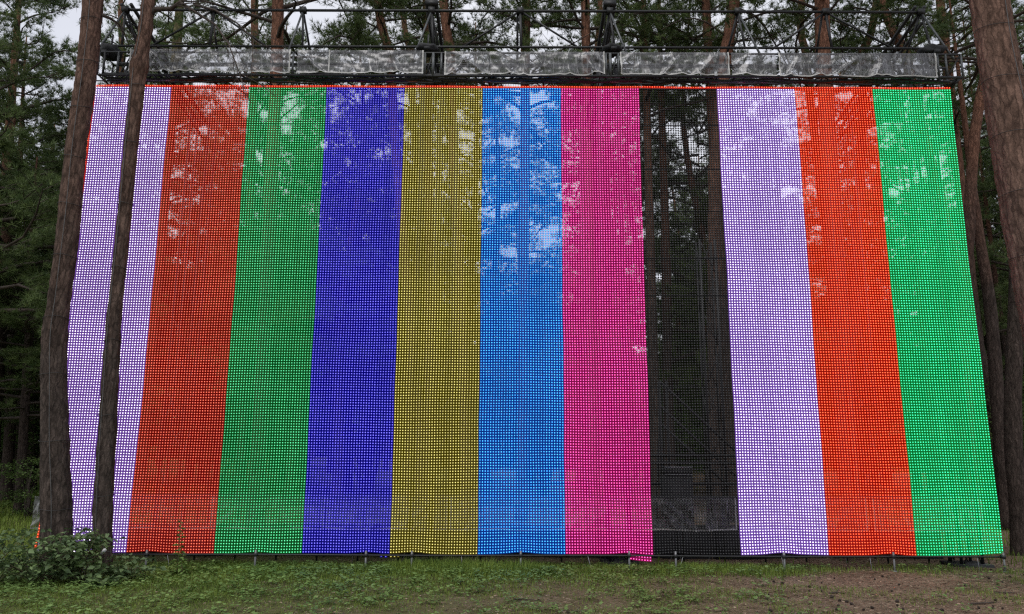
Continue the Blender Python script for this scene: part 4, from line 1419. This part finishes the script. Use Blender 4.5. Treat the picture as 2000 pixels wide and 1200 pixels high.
def h_front(x, y):
    px = px_of(x, y)
    band = np.exp(-((y - 12.75) / .45) ** 2)
    return .045 + .035 * np.clip((y - 10) / 2.5, 0, 1) + band * np.interp(px, [0, 300, 740, 800, 1030, 1100, 1450, 1560, 1700], [.02, .02, .03, .16, .14, .02, .08, .02, .0]) \
        + .035 * np.clip(vn(x, y, 1.1, 4.0), 0, 1)
tag(link("grass", grass_mesh(210000, -9.6, 9.8, 8.7, 13.6, grass_density, h_front, .0031, "grass")),
    "short uneven grass in front of the light screen", "grass", kind="stuff")
def meadow_d(x, y):
    return np.where(x < -7.6 - (y - 14) * .25, 1.0, .12)
tag(link("meadow_grass", grass_mesh(85000, -27, -6.5, 13.6, 33, meadow_d, lambda x, y: .10 + .003 * y + .08 * np.clip(vn(x, y, .5, 1), 0, 1), .007, "meadow_grass", .6)),
    "taller bright green meadow grass behind the left trunks", "grass", kind="stuff")
tag(link("forest_floor_grass", grass_mesh(22000, -6.5, 20, 13.6, 34, lambda x, y: np.where(x > 8.2, .9, .08), lambda x, y: .12 + .004 * y, .010, "forest_floor_grass", .3)),
    "sparse grass on the forest floor behind the screen", "grass", kind="stuff")

def weed_mesh():
    n = 9000
    x = rngG.uniform(-9.5, 9.5, n); y = rngG.uniform(8.8, 13.2, n)
    dens = np.clip(grass_density(x, y) * .7 + .1 + .9 * np.clip(vn(x, y, 1.7, 21.0), 0, 1) - .15, 0, 1) * np.interp(px_of(x, y), [0, 1400, 1600, 2000], [1, 1, .45, .25])
    k = rngG.uniform(0, 1, n) < dens
    x, y = x[k], y[k]; n = len(x); z = gzv(x, y)
    L8 = 8
    az = rngG.uniform(0, 2 * math.pi, (n, L8))
    ln = rngG.uniform(.022, .068, (n, L8)) * rngG.uniform(.6, 1.3, (n, 1))
    hh = rngG.uniform(.01, .075, (n, L8)) + np.interp(y, [9, 12.5], [0, .04])[:, None]
    off = rngG.normal(0, .035, (n, L8, 2))
    b = np.stack([x[:, None] + off[..., 0], y[:, None] + off[..., 1], z[:, None] + hh], -1)
    d = np.stack([np.cos(az), np.sin(az), rngG.uniform(-.3, .35, (n, L8))], -1)
    s = np.stack([-np.sin(az), np.cos(az), rngG.uniform(-.3, .3, (n, L8))], -1)
    l = ln[..., None]
    V = np.stack([b, b + d * l * .5 + s * l * .38, b + d * l, b + d * l * .5 - s * l * .38], 2).reshape(-1, 3)
    m = n * L8
    i0 = np.arange(m)[:, None] * 4
    F = np.concatenate([i0 + [0, 1, 2], i0 + [0, 2, 3]])
    sh = np.clip(np.repeat(rngG.normal(.45, .22, n), L8) + rngG.normal(0, .12, m), 0, 1)
    return mesh_np("ground_weed", V, F, [M['weed']], None, False, np.repeat(sh, 4))
tag(link("ground_weed", weed_mesh()), "low clover-like weeds scattered over the grass and soil", "weed", kind="stuff")

def litter_mesh():
    n = 60000
    x = rngG.uniform(-9.5, 10.2, n); y = rngG.uniform(8.7, 14.5, n)
    k = rngG.uniform(0, 1, n) < np.clip(np.interp(px_of(x, y), [0, 800, 1500, 2000], [.15, .45, 1, 1]) + .5 * vn(x, y, 1.2, 33.0), 0, 1)
    x, y = x[k], y[k]; n = len(x); z = gzv(x, y) + .004
    az = rngG.uniform(0, 2 * math.pi, n)
    chip = rngG.uniform(0, 1, n) < .35
    L = np.where(chip, rngG.uniform(.015, .055, n), rngG.uniform(.05, .12, n))
    W = np.where(chip, rngG.uniform(.006, .016, n), .0022)
    d = np.stack([np.cos(az), np.sin(az), rngG.uniform(-.05, .12, n)], -1) * L[:, None]
    s = np.stack([-np.sin(az), np.cos(az), rngG.uniform(-.4, .4, n)], -1) * W[:, None]
    b = np.stack([x, y, z], -1)
    V = np.stack([b - d / 2 - s, b - d / 2 + s, b + d / 2 + s * .6, b + d / 2 - s * .6], 1).reshape(-1, 3)
    i0 = np.arange(n)[:, None] * 4
    F = np.concatenate([i0 + [0, 1, 2], i0 + [0, 2, 3]])
    sh = np.clip(rngG.normal(.4, .28, n), 0, 1)
    return mesh_np("needle_litter", V, F, [M['litter']], None, False, np.repeat(sh, 4))
tag(link("needle_litter", litter_mesh()), "fallen brown needles and bark crumbs on the soil", "litter", kind="stuff")

# pine cones and twigs on the bare soil
def cone_mesh():
    g = Geo()
    for r in range(6):
        t = r / 5
        R = .022 * math.sin(math.pi * (.18 + .74 * t)) + .003
        for j in range(7):
            a = j / 7 * 2 * math.pi + r * .45
            c = np.array([math.cos(a) * R * .6, math.sin(a) * R * .6, -.022 + .044 * t])
            o = np.array([math.cos(a), math.sin(a), .55]) * .014
            s = np.array([-math.sin(a), math.cos(a), 0]) * .008
            g.add([c - s, c + s, c + o, c + o * .4 - [0, 0, .008]], [(0, 1, 2), (0, 2, 3), (1, 3, 2)])
    g.tube([(0, 0, -.03), (0, 0, .024)], [.012, .006], 6)
    return g.mesh("pine_cone", [M['cone']])
cme = cone_mesh()
rs = random.Random(4)
cones = 0
while cones < 46:
    px, py = rs.uniform(1480, 1995), rs.uniform(1122, 1198)
    d = CAM_ROT @ Vector(((px - 1000) / FPX, -(py - 600) / FPX, -1))
    t = -EYE.z / d.z
    p = EYE + d * t
    o = link("pine_cone", cme, None, (p.x, p.y, gz(p.x, p.y) + .016))
    o.rotation_euler = (rs.uniform(1.1, 1.9), 0, rs.uniform(0, 6.28))
    s = rs.uniform(.45, .85); o.scale = (s, s, s)
    tag(o, "small dark pine cone lying on the bare soil at right", "pine cone", "pine cones on the bare soil")
    cones += 1
def twig_obj(px, py, ln, label, seed):
    rng = random.Random(seed)
    d = CAM_ROT @ Vector(((px - 1000) / FPX, -(py - 600) / FPX, -1))
    p = EYE + d * (-EYE.z / d.z)
    g = Geo()
    pts = [Vector((-ln / 2, 0, .012)), Vector((-ln * .1, rng.uniform(-.04, .04), .02)), Vector((ln / 2, rng.uniform(-.08, .08), .012))]
    g.tube(pts, [.011, .009, .004], 6)
    g.tube([pts[1], pts[1] + Vector((ln * .25, .09, .03))], [.006, .003], 5)
    o = link("fallen_twig", g.mesh("fallen_twig", [M['twig']], True), None, (p.x, p.y, gz(p.x, p.y)))
    o.rotation_euler = (0, 0, rng.uniform(-.3, .3))
    tag(o, label, "twig", "fallen twigs on the soil")
twig_obj(1925, 1176, .42, "dark fallen twig near the lower right corner", 1)
twig_obj(1636, 1157, .22, "short dark twig on the soil below the orange-red bar", 2)
twig_obj(1965, 1158, .30, "fallen twig on bare soil near the right border", 3)
twig_obj(1030, 1166, .36, "fallen twig on the soil below the azure bar", 4)
twig_obj(1130, 1188, .30, "fallen twig at the bottom edge below the magenta bar", 5)
